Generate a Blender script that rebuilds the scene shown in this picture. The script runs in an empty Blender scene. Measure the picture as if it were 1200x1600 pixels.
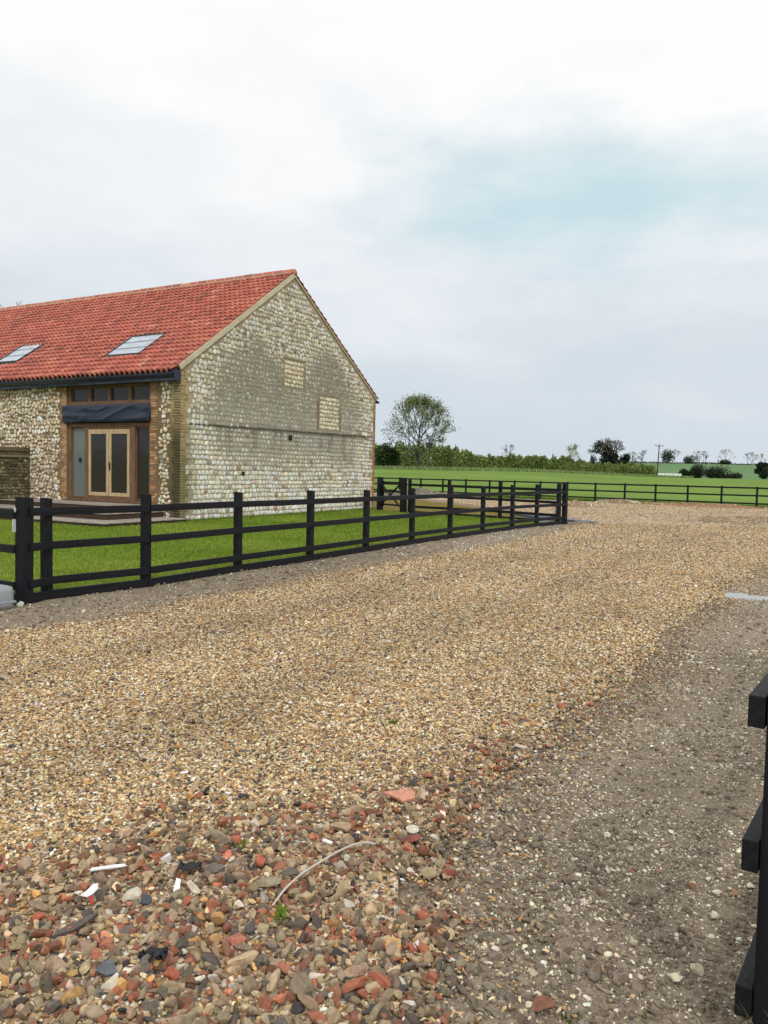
import bpy, bmesh, math, random
import numpy as np
R = math.radians
rng = np.random.default_rng(11)
random.seed(5)
C = bpy.context.scene.collection

# ------------------------------------------------------------------ helpers
def lin(c):
    c = np.asarray(c, float) / 255.0
    return np.where(c <= 0.04045, c / 12.92, ((c + 0.055) / 1.055) ** 2.4)

def _h(ix, iy, s):
    n = (ix.astype(np.int64) * 374761393 + iy.astype(np.int64) * 668265263 + s * 982451653) & 0x7fffffff
    n = ((n ^ (n >> 13)) * 1274126177) & 0x7fffffff
    return ((n ^ (n >> 16)) & 0xffff) / 65535.0

def vnoise(x, y, s=0):
    x = np.asarray(x, float); y = np.asarray(y, float)
    ix = np.floor(x); iy = np.floor(y); fx = x - ix; fy = y - iy
    fx = fx * fx * (3 - 2 * fx); fy = fy * fy * (3 - 2 * fy)
    ix = ix.astype(np.int64); iy = iy.astype(np.int64)
    a = _h(ix, iy, s); b = _h(ix + 1, iy, s); c = _h(ix, iy + 1, s); d = _h(ix + 1, iy + 1, s)
    return (a * (1 - fx) + b * fx) * (1 - fy) + (c * (1 - fx) + d * fx) * fy

def fbm(x, y, s=0, o=4):
    v = 0; a = 0.5; t = 0
    for i in range(o):
        v = v + a * vnoise(x * 2 ** i + 17.3 * i, y * 2 ** i - 9.1 * i, s + i); t += a; a *= 0.5
    return v / t

def sstep(a, b, x):
    t = np.clip((x - a) / (b - a), 0, 1)
    return t * t * (3 - 2 * t)

def inside(poly, x, y):
    r = np.zeros(np.shape(x), bool); n = len(poly)
    for i in range(n):
        x0, y0 = poly[i]; x1, y1 = poly[(i + 1) % n]
        c = ((y0 > y) != (y1 > y))
        if y1 != y0:
            r ^= c & (x < (x1 - x0) * (y - y0) / (y1 - y0) + x0)
    return r

def tag(o, label=None, cat=None, group=None, kind=None):
    if label: o['label'] = label
    if cat: o['category'] = cat
    if group: o['group'] = group
    if kind: o['kind'] = kind
    return o

def empty(name, loc=(0, 0, 0), rz=0.0, label=None, cat=None, group=None):
    o = bpy.data.objects.new(name, None); C.objects.link(o)
    o.location = loc; o.rotation_euler = (0, 0, rz); o.empty_display_size = 0.3
    return tag(o, label, cat, group)

class MB:
    """collects vertices, faces, colours and material slots of ONE mesh"""
    def __init__(s): s.v = []; s.f = []; s.n = 0; s.c = []; s.m = []
    def add(s, v, faces, col=None, mi=0):
        v = np.asarray(v, float).reshape(-1, 3)
        for f in faces:
            f = np.asarray(f, np.int64)
            if f.size: s.f.append(f + s.n); s.m.append(np.full(len(f), mi, np.int32))
        s.v.append(v)
        if col is None: col = (1, 1, 1)
        col = np.asarray(col, float)
        s.c.append(np.broadcast_to(col, (len(v), 3)) if col.ndim == 1 else col)
        s.n += len(v)
        return s
    def mesh(s, name, mats, smooth=False):
        v = np.concatenate(s.v).astype(np.float32); me = bpy.data.meshes.new(name)
        li = np.concatenate([f.ravel() for f in s.f]).astype(np.int32)
        cnt = np.concatenate([np.full(len(f), f.shape[1], np.int32) for f in s.f])
        ls = np.concatenate([[0], np.cumsum(cnt)[:-1]]).astype(np.int32)
        me.vertices.add(len(v)); me.vertices.foreach_set('co', v.ravel())
        me.loops.add(len(li)); me.loops.foreach_set('vertex_index', li)
        me.polygons.add(len(cnt)); me.polygons.foreach_set('loop_start', ls)
        mats = mats if isinstance(mats, (list, tuple)) else [mats]
        for m in mats: me.materials.append(m)
        me.update(calc_edges=True)
        me.polygons.foreach_set('material_index', np.concatenate(s.m))
        me.polygons.foreach_set('use_smooth', np.full(len(cnt), smooth))
        a = me.color_attributes.new('Col', 'FLOAT_COLOR', 'POINT')
        c = np.ones((len(v), 4), np.float32); c[:, :3] = np.concatenate(s.c)
        a.data.foreach_set('color', c.ravel())
        me.validate()
        return me
    def obj(s, name, mats, parent=None, smooth=False):
        o = bpy.data.objects.new(name, s.mesh(name, mats, smooth)); C.objects.link(o)
        if parent: o.parent = parent
        return o

BOXF = np.array([[0, 3, 2, 1], [4, 5, 6, 7], [0, 1, 5, 4], [1, 2, 6, 5], [2, 3, 7, 6], [3, 0, 4, 7]])
def boxv(x0, x1, y0, y1, z0, z1):
    return np.array([[x0, y0, z0], [x1, y0, z0], [x1, y1, z0], [x0, y1, z0], [x0, y0, z1], [x1, y0, z1], [x1, y1, z1], [x0, y1, z1]], float)
def box(mb, x0, x1, y0, y1, z0, z1, col=None, mi=0):
    mb.add(boxv(x0, x1, y0, y1, z0, z1), [BOXF], col, mi)
_bb = {}
def bbox_arr(sx, sy, sz, b, cuts=0):
    k = (round(sx, 4), round(sy, 4), round(sz, 4), b, cuts)
    if k not in _bb:
        bm = bmesh.new(); bmesh.ops.create_cube(bm, size=1)
        for v in bm.verts: v.co.x *= sx; v.co.y *= sy; v.co.z *= sz
        bmesh.ops.bevel(bm, geom=list(bm.edges), offset=b, segments=2, affect='EDGES', profile=0.6)
        bm.verts.index_update()
        v = np.array([x.co[:] for x in bm.verts]); f4 = [[q.index for q in f.verts] for f in bm.faces if len(f.verts) == 4]
        f3 = [[q.index for q in f.verts] for f in bm.faces if len(f.verts) == 3]
        bm.free(); _bb[k] = (v, [np.array(f4).reshape(-1, 4), np.array(f3).reshape(-1, 3)])
    v, f = _bb[k]; return v.copy(), f
def bbox(mb, cx, cy, cz, sx, sy, sz, b=0.006, col=None, rz=0, mi=0, M=None):
    v, f = bbox_arr(sx, sy, sz, b)
    if M is not None: v = v @ np.asarray(M).T
    if rz:
        c, s = math.cos(rz), math.sin(rz); v = np.c_[v[:, 0] * c - v[:, 1] * s, v[:, 0] * s + v[:, 1] * c, v[:, 2]]
    mb.add(v + [cx, cy, cz], f, col, mi)
def bar(mb, p0, p1, w, h, b=0.005, col=None, mi=0, up=(0, 0, 1)):
    p0 = np.array(p0, float); p1 = np.array(p1, float); d = p1 - p0; L = np.linalg.norm(d); d /= L
    s = np.cross(d, up); s /= np.linalg.norm(s); u = np.cross(s, d)
    v, f = bbox_arr(L, w, h, b)
    mb.add(v[:, :1] * d + v[:, 1:2] * s + v[:, 2:3] * u + (p0 + p1) / 2, f, col, mi)
def tubes(mb, segs, n=5, col=None, mi=0):
    """segs: (N,8) p0 p1 r0 r1"""
    S = np.asarray(segs, float); N = len(S)
    if N == 0: return
    p0, p1, r0, r1 = S[:, :3], S[:, 3:6], S[:, 6], S[:, 7]
    d = p1 - p0; d /= np.maximum(np.linalg.norm(d, axis=1, keepdims=True), 1e-9)
    ref = np.where(np.abs(d[:, 2:3]) > .9, [[1., 0, 0]], [[0, 0, 1.]])
    a = np.cross(d, ref); a /= np.linalg.norm(a, axis=1, keepdims=True); b = np.cross(d, a)
    t = np.arange(n) * 2 * math.pi / n; ct, st = np.cos(t), np.sin(t)
    ring = a[:, None, :] * ct[None, :, None] + b[:, None, :] * st[None, :, None]
    v = np.concatenate([p0[:, None] + ring * r0[:, None, None], p1[:, None] + ring * r1[:, None, None]], 1)
    i = np.arange(n); j = (i + 1) % n
    q = np.stack([i, j, j + n, i + n], 1)
    F = (np.arange(N)[:, None, None] * 2 * n + q[None]).reshape(-1, 4)
    cap = (np.arange(N)[:, None] * 2 * n + np.arange(n)[None] + n)
    mb.add(v.reshape(-1, 3), [F, cap], col, mi)

# ------------------------------------------------------------------ materials
def new_mat(name):
    m = bpy.data.materials.new(name); m.use_nodes = True
    nt = m.node_tree; b = nt.nodes['Principled BSDF']
    return m, nt, b
def N(nt, t, **k):
    n = nt.nodes.new(t)
    for a, v in k.items(): setattr(n, a, v)
    return n
def noise_val(nt, scale, lo, hi, detail=4, coord='Object', vec=None, rough=.6):
    tc = N(nt, 'ShaderNodeTexCoord'); n = N(nt, 'ShaderNodeTexNoise')
    n.inputs['Scale'].default_value = scale; n.inputs['Detail'].default_value = detail; n.inputs['Roughness'].default_value = rough
    src = tc.outputs[coord]
    if vec:
        mp = N(nt, 'ShaderNodeMapping'); mp.inputs['Scale'].default_value = vec; nt.links.new(src, mp.inputs['Vector']); src = mp.outputs['Vector']
    nt.links.new(src, n.inputs['Vector'])
    mr = N(nt, 'ShaderNodeMapRange'); mr.inputs['From Min'].default_value = .3; mr.inputs['From Max'].default_value = .7
    mr.inputs['To Min'].default_value = lo; mr.inputs['To Max'].default_value = hi
    nt.links.new(n.outputs['Fac'], mr.inputs['Value'])
    return mr.outputs['Result'], n.outputs['Fac']
def mul(nt, c, f):
    m = N(nt, 'ShaderNodeVectorMath', operation='SCALE'); nt.links.new(c, m.inputs[0]); nt.links.new(f, m.inputs['Scale']); return m.outputs[0]
def bump(nt, b, h, strength, dist):
    n = N(nt, 'ShaderNodeBump'); n.inputs['Strength'].default_value = strength; n.inputs['Distance'].default_value = dist
    nt.links.new(h, n.inputs['Height']); nt.links.new(n.outputs['Normal'], b.inputs['Normal'])
def attr_mat(name, rough=.85, scale=30, lo=.75, hi=1.2, bs=.5, bd=.01, spec=.3, vec=None, scale2=None, lo2=.85, hi2=1.12):
    m, nt, b = new_mat(name)
    a = N(nt, 'ShaderNodeAttribute', attribute_name='Col')
    r, f = noise_val(nt, scale, lo, hi, 5, vec=vec)
    c = mul(nt, a.outputs['Color'], r)
    if scale2:
        r2, _ = noise_val(nt, scale2, lo2, hi2, 3); c = mul(nt, c, r2)
    nt.links.new(c, b.inputs['Base Color'])
    b.inputs['Roughness'].default_value = rough; b.inputs['Specular IOR Level'].default_value = spec
    if bs: bump(nt, b, f, bs, bd)
    return m
def flat_mat(name, col, rough=.7, scale=20, lo=.8, hi=1.2, bs=.3, bd=.005, spec=.4, vec=None, metal=0):
    m, nt, b = new_mat(name)
    rgb = N(nt, 'ShaderNodeRGB'); rgb.outputs[0].default_value = (*lin(col), 1)
    r, f = noise_val(nt, scale, lo, hi, 5, vec=vec)
    nt.links.new(mul(nt, rgb.outputs[0], r), b.inputs['Base Color'])
    b.inputs['Roughness'].default_value = rough; b.inputs['Specular IOR Level'].default_value = spec; b.inputs['Metallic'].default_value = metal
    if bs: bump(nt, b, f, bs, bd)
    return m
def leaf_mat(name):
    m, nt, b = new_mat(name)
    a = N(nt, 'ShaderNodeAttribute', attribute_name='Col')
    nt.links.new(a.outputs['Color'], b.inputs['Base Color']); b.inputs['Roughness'].default_value = .75
    b.inputs['Specular IOR Level'].default_value = .15
    t = N(nt, 'ShaderNodeBsdfTranslucent'); nt.links.new(a.outputs['Color'], t.inputs['Color'])
    mx = N(nt, 'ShaderNodeMixShader'); mx.inputs[0].default_value = .3
    nt.links.new(b.outputs[0], mx.inputs[1]); nt.links.new(t.outputs[0], mx.inputs[2])
    nt.links.new(mx.outputs[0], nt.nodes['Material Output'].inputs['Surface'])
    return m
M_stone = attr_mat('loose_stone', .8, 60, .7, 1.22, .5, .004, .35)
M_soil = attr_mat('soil', .95, 45, .62, 1.3, .9, .02, .15, scale2=1.3, lo2=.88, hi2=1.1)
M_flint = attr_mat('flint', .65, 22, .78, 1.15, .5, .012, .35)
M_mortar = attr_mat('mortar', .95, 30, .78, 1.18, .8, .012, .1, scale2=3)
M_brick = attr_mat('brick', .9, 35, .75, 1.2, .6, .008, .2)
M_tile = attr_mat('clay_tile', .75, 18, .78, 1.15, .25, .004, .35)
M_blackwood = flat_mat('black_stained_wood', (15, 16, 22), .6, 34, .45, 2.2, .9, .004, .28, vec=(1, 1, .05))
M_rail = flat_mat('black_stained_rail', (15, 16, 22), .6, 34, .45, 2.2, .9, .004, .28, vec=(.05, 1, 1))
M_membrane = flat_mat('black_membrane', (26, 36, 60), .36, 6, .8, 1.2, .5, .02, .5)
M_oak = flat_mat('weathered_oak', (122, 94, 74), .85, 25, .6, 1.3, .5, .004, .2, vec=(1, 1, .12))
M_pine = flat_mat('pale_timber', (204, 178, 138), .75, 22, .6, 1.12, .2, .003, .3, vec=(1, 1, .15))
M_deck = attr_mat('deck_wood', .85, 30, .65, 1.25, .5, .004, .2, vec=(1, .1, 1))
M_leaf = leaf_mat('leaves')
M_bark = attr_mat('bark', .95, 8, .7, 1.2, .5, .02, .1)
M_grass = leaf_mat('grass_blade')
M_metal = flat_mat('galvanised_steel', (118, 123, 128), .7, 8, .7, 1.2, .15, .003, .4, metal=.25)
M_greyplastic = flat_mat('grey_plastic', (150, 156, 160), .5, 5, .94, 1.05, .05, .002, .4)
M_white = flat_mat('white_plastic', (196, 198, 196), .45, 30, .9, 1.05, .1, .002, .4)
M_paint = attr_mat('plain_coloured', .6, 40, .85, 1.1, .2, .002, .35)

def glass_mat(name, col, rough=.06):
    m, nt, b = new_mat(name)
    b.inputs['Base Color'].default_value = (*lin(col), 1); b.inputs['Roughness'].default_value = rough
    b.inputs['Specular IOR Level'].default_value = .32
    _, f = noise_val(nt, 3.5, 0, 1, 2); bump(nt, b, f, .25, .01)
    return m
M_glass = glass_mat('unlit_interior_glass', (50, 45, 44), .09)  # opaque panes, the dark of the unlit interior is put into their colour
M_glass_b = glass_mat('boarded_glass', (112, 120, 116), .12)

def gravel_mat():
    m, nt, b = new_mat('gravel_bed')
    tc = N(nt, 'ShaderNodeTexCoord'); v = N(nt, 'ShaderNodeTexVoronoi'); v.inputs['Scale'].default_value = 46; v.inputs['Randomness'].default_value = 1
    nt.links.new(tc.outputs['Object'], v.inputs['Vector'])
    sp = N(nt, 'ShaderNodeSeparateColor'); nt.links.new(v.outputs['Color'], sp.inputs[0])
    cr = N(nt, 'ShaderNodeValToRGB'); cr.color_ramp.interpolation = 'CONSTANT'
    st = [(0, (224, 206, 174)), (.26, (202, 176, 138)), (.5, (182, 150, 110)), (.66, (150, 126, 100)), (.78, (134, 124, 112)), (.84, (92, 88, 86)), (.89, (234, 226, 210)), (.97, (160, 112, 86))]
    el = cr.color_ramp.elements
    while len(el) < len(st): el.new(.5)
    for e, (p, c) in zip(el, st): e.position = p; e.color = (*lin(c), 1)
    nt.links.new(sp.outputs[0], cr.inputs[0])
    r, _ = noise_val(nt, .55, .88, 1.1, 4)
    r2, _ = noise_val(nt, 9, .82, 1.15, 3)
    ed = N(nt, 'ShaderNodeMapRange'); ed.inputs['From Max'].default_value = .9; ed.inputs['To Min'].default_value = 1.1; ed.inputs['To Max'].default_value = .6
    nt.links.new(v.outputs['Distance'], ed.inputs['Value'])
    nt.links.new(mul(nt, mul(nt, mul(nt, cr.outputs[0], r), r2), ed.outputs[0]), b.inputs['Base Color'])
    b.inputs['Roughness'].default_value = .85; b.inputs['Specular IOR Level'].default_value = .2
    inv = N(nt, 'ShaderNodeMath', operation='SUBTRACT'); inv.inputs[0].default_value = 1; nt.links.new(v.outputs['Distance'], inv.inputs[1])
    bump(nt, b, inv.outputs[0], 1.0, .012)
    return m
M_gravel = gravel_mat()

def grass_ground(name, c1, c2, c3, s1=.25, s2=7, stretch=None, lo=.8, hi=1.2):
    m, nt, b = new_mat(name)
    _, f1 = noise_val(nt, s1, 0, 1, 4); r2, f2 = noise_val(nt, s2, lo, hi, 6, rough=.75, vec=stretch)
    cr = N(nt, 'ShaderNodeValToRGB'); el = cr.color_ramp.elements; el.new(.5)
    for e, p, c in zip(el, (.32, .5, .68), (c1, c2, c3)): e.position = p; e.color = (*lin(c), 1)
    nt.links.new(f1, cr.inputs[0])
    r3, _ = noise_val(nt, 60, .75, 1.25, 4)
    nt.links.new(mul(nt, mul(nt, cr.outputs[0], r2), r3), b.inputs['Base Color'])
    b.inputs['Roughness'].default_value = .95; b.inputs['Specular IOR Level'].default_value = .1
    bump(nt, b, f2, .7, .05)
    return m
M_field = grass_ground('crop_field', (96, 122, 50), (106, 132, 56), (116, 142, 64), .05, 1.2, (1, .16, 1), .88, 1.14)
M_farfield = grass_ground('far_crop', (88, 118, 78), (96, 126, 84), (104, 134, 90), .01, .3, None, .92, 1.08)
M_lawn = grass_ground('lawn_turf', (96, 118, 38), (108, 130, 42), (120, 142, 50), .5, 14, None, .75, 1.2)
M_rough = grass_ground('bare_grass', (112, 98, 44), (122, 104, 50), (108, 108, 46), .6, 9)

# ------------------------------------------------------------------ ground heights and zones
def lane_h(x, y):
    return 0.028 * (fbm(x * .45, y * .45, 3, 3) - .5) * sstep(0, 3, y) - .030 * np.exp(-((x - 4.8) / .42) ** 2 - ((y - 10.2) / .38) ** 2)
def terrain(x, y):
    d = np.hypot(x, y); a = x / np.maximum(y, 1e-3)
    left = 1 - sstep(.12, .40, a)
    z = sstep(48, 175, d) * (1.55 + 0.95 * left)
    z = z + sstep(230, 640, d) * 10.2 + 2.0 * sstep(235, 700, d) * (fbm(x * .006, y * .006, 8, 3) - .5)
    return z + .10 * sstep(20, 60, d) * 0 + .05 * (fbm(x * .09, y * .09, 4, 2) - .5) * sstep(45, 70, d)

DRIVE = [(-3.48, 6.95), (-3.04, 7.32), (-2.61, 7.88), (-2.18, 8.72), (-1.60, 9.8), (-.90, 11.05), (0.04, 12.55), (1.23, 14.6), (2.65, 17.2), (4.3, 20.2), (6.35, 24.9), (6.7, 26), (6.5, 27.5), (5.4, 33), (3.5, 40.5), (1, 48), (-4, 58),
         (-1, 56.3), (1.0, 53.9), (10.4, 47.3), (19.9, 40.7), (31, 33), (33, 24), (16, 20.5), (9.4, 16.6), (6.65, 13.2), (4.6, 10.3), (3.4, 8.4), (2.4, 6.75), (1.75, 5.6), (1.2, 4.7), (.66, 3.9), (.34, 3.3),
         (.22, 2.75), (.24, 2.2), (.34, 1.4), (.6, 0), (1.2, -6), (-9, -6), (-7.5, -1), (-5.4, 3.6)]
PATCH = [(11.4, 27.3), (12.6, 30.6), (15.2, 31.6), (19.5, 30.5), (19, 23.5), (14.5, 24.2)]
LAWN = [(-4.05, 8.55), (-3.2, 10.0), (-2.3, 11.6), (-1.38, 13.2), (-.47, 14.9), (.5, 16.7), (1.45, 18.4), (2.45, 20.1), (3.5, 21.75), (4.45, 23.2), (5.5, 24.5), (4.0, 26.6), (2.3, 27.9), (.75, 29.0), (-.3, 30.6), (-.9, 32.5), (-22, 45), (-28, 30), (-14, 14.6)]
ROUGHP = [(.8, 29.2), (2.3, 28.2), (4.0, 26.9), (5.7, 24.8), (6.3, 26), (6.1, 28), (5.0, 33), (3.2, 40), (.8, 47), (-5, 57), (-14, 50), (-3, 35), (-.3, 31)]
def rag(x, y, amp=.12, f=3.0, s=40):
    return x + amp * (fbm(x * f, y * f, s, 3) - .5) * 2, y + amp * (fbm(x * f, y * f, s + 9, 3) - .5) * 2
def in_drive(x, y, amp=.2): 
    a, b = rag(x, y, amp * .55, 1.4); a, b = rag(a, b, amp * .3, 7, 140); return inside(DRIVE, a, b) & ~inside(PATCH, *rag(x, y, .5, 1.0, 60))
def rubble_w(x, y):
    """1 in the coarse hardcore at the near end of the drive, 0 on clean gravel"""
    lim = np.interp(x, [-4.5, -2.5, -1.5, -.9, -.3, .2, .6, 1.0], [2.0, 2.55, 2.75, 3.2, 3.5, 3.7, 4.0, 4.4])
    n = (fbm(x * 2.1, y * 2.1, 77, 3) - .5) * .9
    w = 1 - sstep(-.55, .5, y - lim + n)
    # thin coarse strip along the right hand edge of the gravel
    ex = np.interp(y, [1.4, 2.2, 2.75, 3.3, 3.9, 4.7, 5.6, 6.75, 8.4, 10.3], [.34, .24, .22, .34, .66, 1.2, 1.75, 2.4, 3.4, 4.6])
    w2 = (1 - sstep(.12, .5, ex - x + n * .3)) * (1 - sstep(4.6, 8, y)) * .8
    return np.clip(np.maximum(w, w2), 0, 1)
def bare_patch(x, y):
    return np.exp(-(((x - .07) / .17) ** 2 + ((y - 2.72) / .16) ** 2) ** 1.5)

# graded grid of quads covering the yard
ys = [-7, -4, -2, -1, -.2, .5, 1.0]
while ys[-1] < 62: ys.append(ys[-1] + max(.022, .0125 * ys[-1]))
ys = np.array(ys); NT = 300
tt = np.linspace(-1, 1, NT)
YY = np.repeat(ys[:, None], NT, 1)
XX = np.sign(tt)[None] * (np.abs(tt)[None] * (1.3 + .78 * np.maximum(YY, 1)) + np.abs(tt)[None] ** 5 * 14)
def grid_faces(mask):
    r, c = YY.shape; idx = np.arange(r * c).reshape(r, c)
    q = np.stack([idx[:-1, :-1], idx[:-1, 1:], idx[1:, 1:], idx[1:, :-1]], -1)
    k = mask[:-1, :-1] & mask[:-1, 1:] & mask[1:, 1:] & mask[1:, :-1]
    return q[k]
def sheet(name, mask, z, col, mat):
    f = grid_faces(mask); u, inv = np.unique(f, return_inverse=True)
    v = np.c_[XX.ravel(), YY.ravel(), z.ravel()][u]
    c = col if np.ndim(col) == 1 else col.reshape(-1, 3)[u]
    return MB().add(v, [inv.reshape(-1, 4)], c).obj(name, mat, None, True)
LH = lane_h(XX, YY)
soilz = LH + .022 * (fbm(XX * 9, YY * 9, 21, 4) - .5) + .012 * (fbm(XX * 40, YY * 40, 31, 2) - .5) * (YY < 7)
dist_fade = sstep(40, 46, YY + .70 * (XX - 0))   # towards the field fence
sc1 = lin((127, 115, 98)); sc2 = lin((156, 142, 123))
w = fbm(XX * .8, YY * .8, 51, 4)[..., None]
soilcol = sc1 * (1 - w) + sc2 * w
yard = (YY < 60) & (XX * .5736 + YY * .8192 < 20.25 * .5736 + 41.83 * .8192 + .15) & (np.abs(XX) < 9 + 1.2 * np.abs(YY)) 
yard &= ~(XX * .4848 + YY * .8746 > 60)
tag(sheet('soil', yard, soilz, soilcol, M_soil), kind='structure')
gm = in_drive(XX, YY) & yard
for dx, dy in ((.15, 0), (-.15, 0), (0, .15), (0, -.15)): gm &= in_drive(XX + dx, YY + dy) | (YY > 14) | (YY < 1)
gz = LH + .013 + .006 * (fbm(XX * 6, YY * 6, 23, 3) - .5)
gw = rubble_w(XX, YY)[..., None]
tag(sheet('gravel_drive', gm, gz, (1, 1, 1), M_gravel), kind='structure')
lm = inside(LAWN, *rag(XX, YY, .06, 6)) & yard
tag(sheet('lawn', lm, LH * .5 + .022, (1, 1, 1), M_lawn), kind='structure')
rm = inside(ROUGHP, *rag(XX, YY, .35, 1.2)) & yard & ~lm & ~gm
tag(sheet('bare_grass_verge', rm, LH * .5 + .017, (1, 1, 1), M_rough), kind='structure')

# the open field, out to the horizon
rr = np.concatenate([[0.01], np.geomspace(6, 3200, 90)]); aa = np.linspace(0, 2 * math.pi, 181)[:-1]
RRg, AA = np.meshgrid(rr, aa, indexing='ij'); FX, FY = RRg * np.sin(AA), RRg * np.cos(AA)
fz = terrain(FX, np.where(FY > 0, FY, 1e-3)) - .035
nr, na = RRg.shape; idx = np.arange(nr * na).reshape(nr, na); nx = np.roll(idx, -1, 1)
q = np.stack([idx[:-1], nx[:-1], nx[1:], idx[1:]], -1)
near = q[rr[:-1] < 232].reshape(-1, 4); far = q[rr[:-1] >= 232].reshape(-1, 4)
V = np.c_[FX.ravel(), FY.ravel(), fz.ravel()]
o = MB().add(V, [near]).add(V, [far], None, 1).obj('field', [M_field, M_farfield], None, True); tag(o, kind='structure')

# ------------------------------------------------------------------ loose stones
def ico(sub):
    bm = bmesh.new(); bmesh.ops.create_icosphere(bm, subdivisions=sub, radius=1)
    v = np.array([x.co[:] for x in bm.verts]); f = np.array([[q.index for q in p.verts] for p in bm.faces]); bm.free(); return v, f
ICO = {s: ico(s) for s in (1, 2, 3)}
def templates(sub, n, cuts, dmin, dmax, wob, r):
    out = []
    for k in range(n):
        v = ICO[sub][0].copy()
        for _ in range(cuts):
            nn = r.normal(size=3); nn /= np.linalg.norm(nn); d = r.uniform(dmin, dmax)
            p = v @ nn; v = v - np.outer(np.maximum(p - d, 0), nn)
        if wob: v = v * (1 + wob * r.normal(size=(len(v), 1)))
        out.append(v)
    return np.array(out)
T1 = templates(1, 24, 3, .45, .8, .12, rng); T2 = templates(2, 30, 7, .38, .8, .03, rng); T3 = templates(3, 50, 9, .34, .78, .010, rng)
def rotm(n, tilt, r):
    a = r.uniform(0, 2 * math.pi, n); t = r.normal(0, tilt, n); p = r.uniform(0, 2 * math.pi, n)
    ca, sa = np.cos(a), np.sin(a); Z = np.zeros(n); O = np.ones(n)
    A = np.stack([np.stack([ca, -sa, Z], -1), np.stack([sa, ca, Z], -1), np.stack([Z, Z, O], -1)], 1)
    ct, st = np.cos(t), np.sin(t); ux, uy = np.cos(p), np.sin(p)
    B = np.stack([np.stack([ct + ux * ux * (1 - ct), ux * uy * (1 - ct), uy * st], -1), np.stack([ux * uy * (1 - ct), ct + uy * uy * (1 - ct), -ux * st], -1), np.stack([-uy * st, ux * st, ct], -1)], 1)
    return B @ A
def scatter(mb, x, y, z, size, flat, col, T, sub, r, tilt=.5, elong=.35):
    n = len(x)
    if n == 0: return
    k = r.integers(0, len(T), n)
    s = np.stack([size * r.uniform(.85, 1 + elong * 1.6, n), size * r.uniform(.65, 1.0, n), size * flat * r.uniform(.7, 1.25, n)], -1) * .5
    v = np.einsum('nij,nvj->nvi', rotm(n, tilt, r), T[k] * s[:, None, :])
    v += np.stack([x, y, z], -1)[:, None, :]
    nv = T.shape[1]; F = (np.arange(n)[:, None, None] * nv + ICO[sub][1][None]).reshape(-1, 3)
    mb.add(v.reshape(-1, 3), [F], np.repeat(col, nv, 0))
DUST = lin((150, 132, 106))
def dusty(c, r, lo=.0, hi=.26):
    k = r.uniform(lo, hi, (len(c), 1)); return c * (1 - k) + DUST * k
def pick(pal, n, r, var=.12):
    w = np.array([p[0] for p in pal], float); w /= w.sum(); c = np.array([lin(p[1]) for p in pal])
    k = r.choice(len(pal), n, p=w)
    return np.clip(c[k] * np.exp(r.normal(0, var, (n, 1))) * np.exp(r.normal(0, .035, (n, 3))), .01, .85)
PAL_G = [(25, (216, 198, 162)), (26, (196, 166, 119)), (15, (180, 143, 90)), (13, (142, 115, 85)), (8, (126, 115, 103)), (8, (80, 77, 75)), (6, (232, 224, 206)), (2, (156, 102, 74))]
PAL_R = [(27, (160, 141, 114)), (21, (132, 115, 93)), (13, (160, 98, 73)), (11, (130, 86, 67)), (9, (96, 88, 80)), (5, (72, 69, 67)), (10, (180, 157, 122)), (3, (186, 142, 86)), (4, (210, 200, 182))]
PAL_S = [(55, (220, 211, 187)), (22, (198, 185, 157)), (12, (170, 154, 128)), (9, (230, 224, 208)), (4, (150, 110, 84))]
PAL_C = [(1, (126, 113, 96)), (1, (140, 126, 108)), (1, (112, 100, 86))]
def jit(x0, x1, y0, y1, d, r):
    n = int((x1 - x0) * (y1 - y0) * d); return r.uniform(x0, x1, n), r.uniform(y0, y1, n)
def view(x, y, m=.55): return (np.abs(x) < .56 * y + m) | ((np.abs(x) < .56 * y + m + 1.5) & (rng.random(len(x)) < .6))

gb = MB()
def gravel_band(y0, y1, dens, smin, smax, T, sub):
    x, y = jit(-.56 * y1 - 2.1, .56 * y1 + 2.1, y0, y1, dens, rng)
    k = view(x, y) & in_drive(x, y, .25); x, y = x[k], y[k]
    rw = rubble_w(x, y); k = rng.random(len(x)) > rw * .72; x, y = x[k], y[k]
    k = rng.random(len(x)) > .75 * bare_patch(x, y); x, y = x[k], y[k]
    n = len(x); size = rng.uniform(smin, smax, n) * np.exp(rng.normal(0, .22, n))
    c = pick(PAL_G, n, rng, .20) * (.80 + .40 * fbm(x * .7, y * .7, 5, 4))[:, None]
    qv = x * .857 - y * .515 + 1.2 * (fbm(x * .12, y * .12, 70, 2) - .5)         # compacted wheel tracks carry more dark fines
    tr = np.maximum(np.exp(-((qv + 3.2) / .32) ** 2), np.exp(-((qv + 4.9) / .32) ** 2)) * (.5 + fbm(x * 1.1, y * 1.1, 72, 3)); c = c * (1 - .16 * tr)[:, None]
    scatter(gb, x, y, lane_h(x, y) + .013 + size * rng.uniform(.05, .5, n), size, .55, c, T, sub, rng, .55)
gravel_band(1.1, 2.9, 8000, .009, .020, T2, 2)
gravel_band(2.9, 4.6, 9000, .009, .0195, T1, 1)
gravel_band(4.6, 7, 6500, .010, .021, T1, 1)
gravel_band(7, 10.5, 3600, .012, .023, T1, 1)
gravel_band(10.5, 16, 1300, .015, .028, T1, 1)
gravel_band(16, 25, 380, .02, .036, T1, 1)
gravel_band(25, 44, 70, .022, .042, T1, 1)
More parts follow.
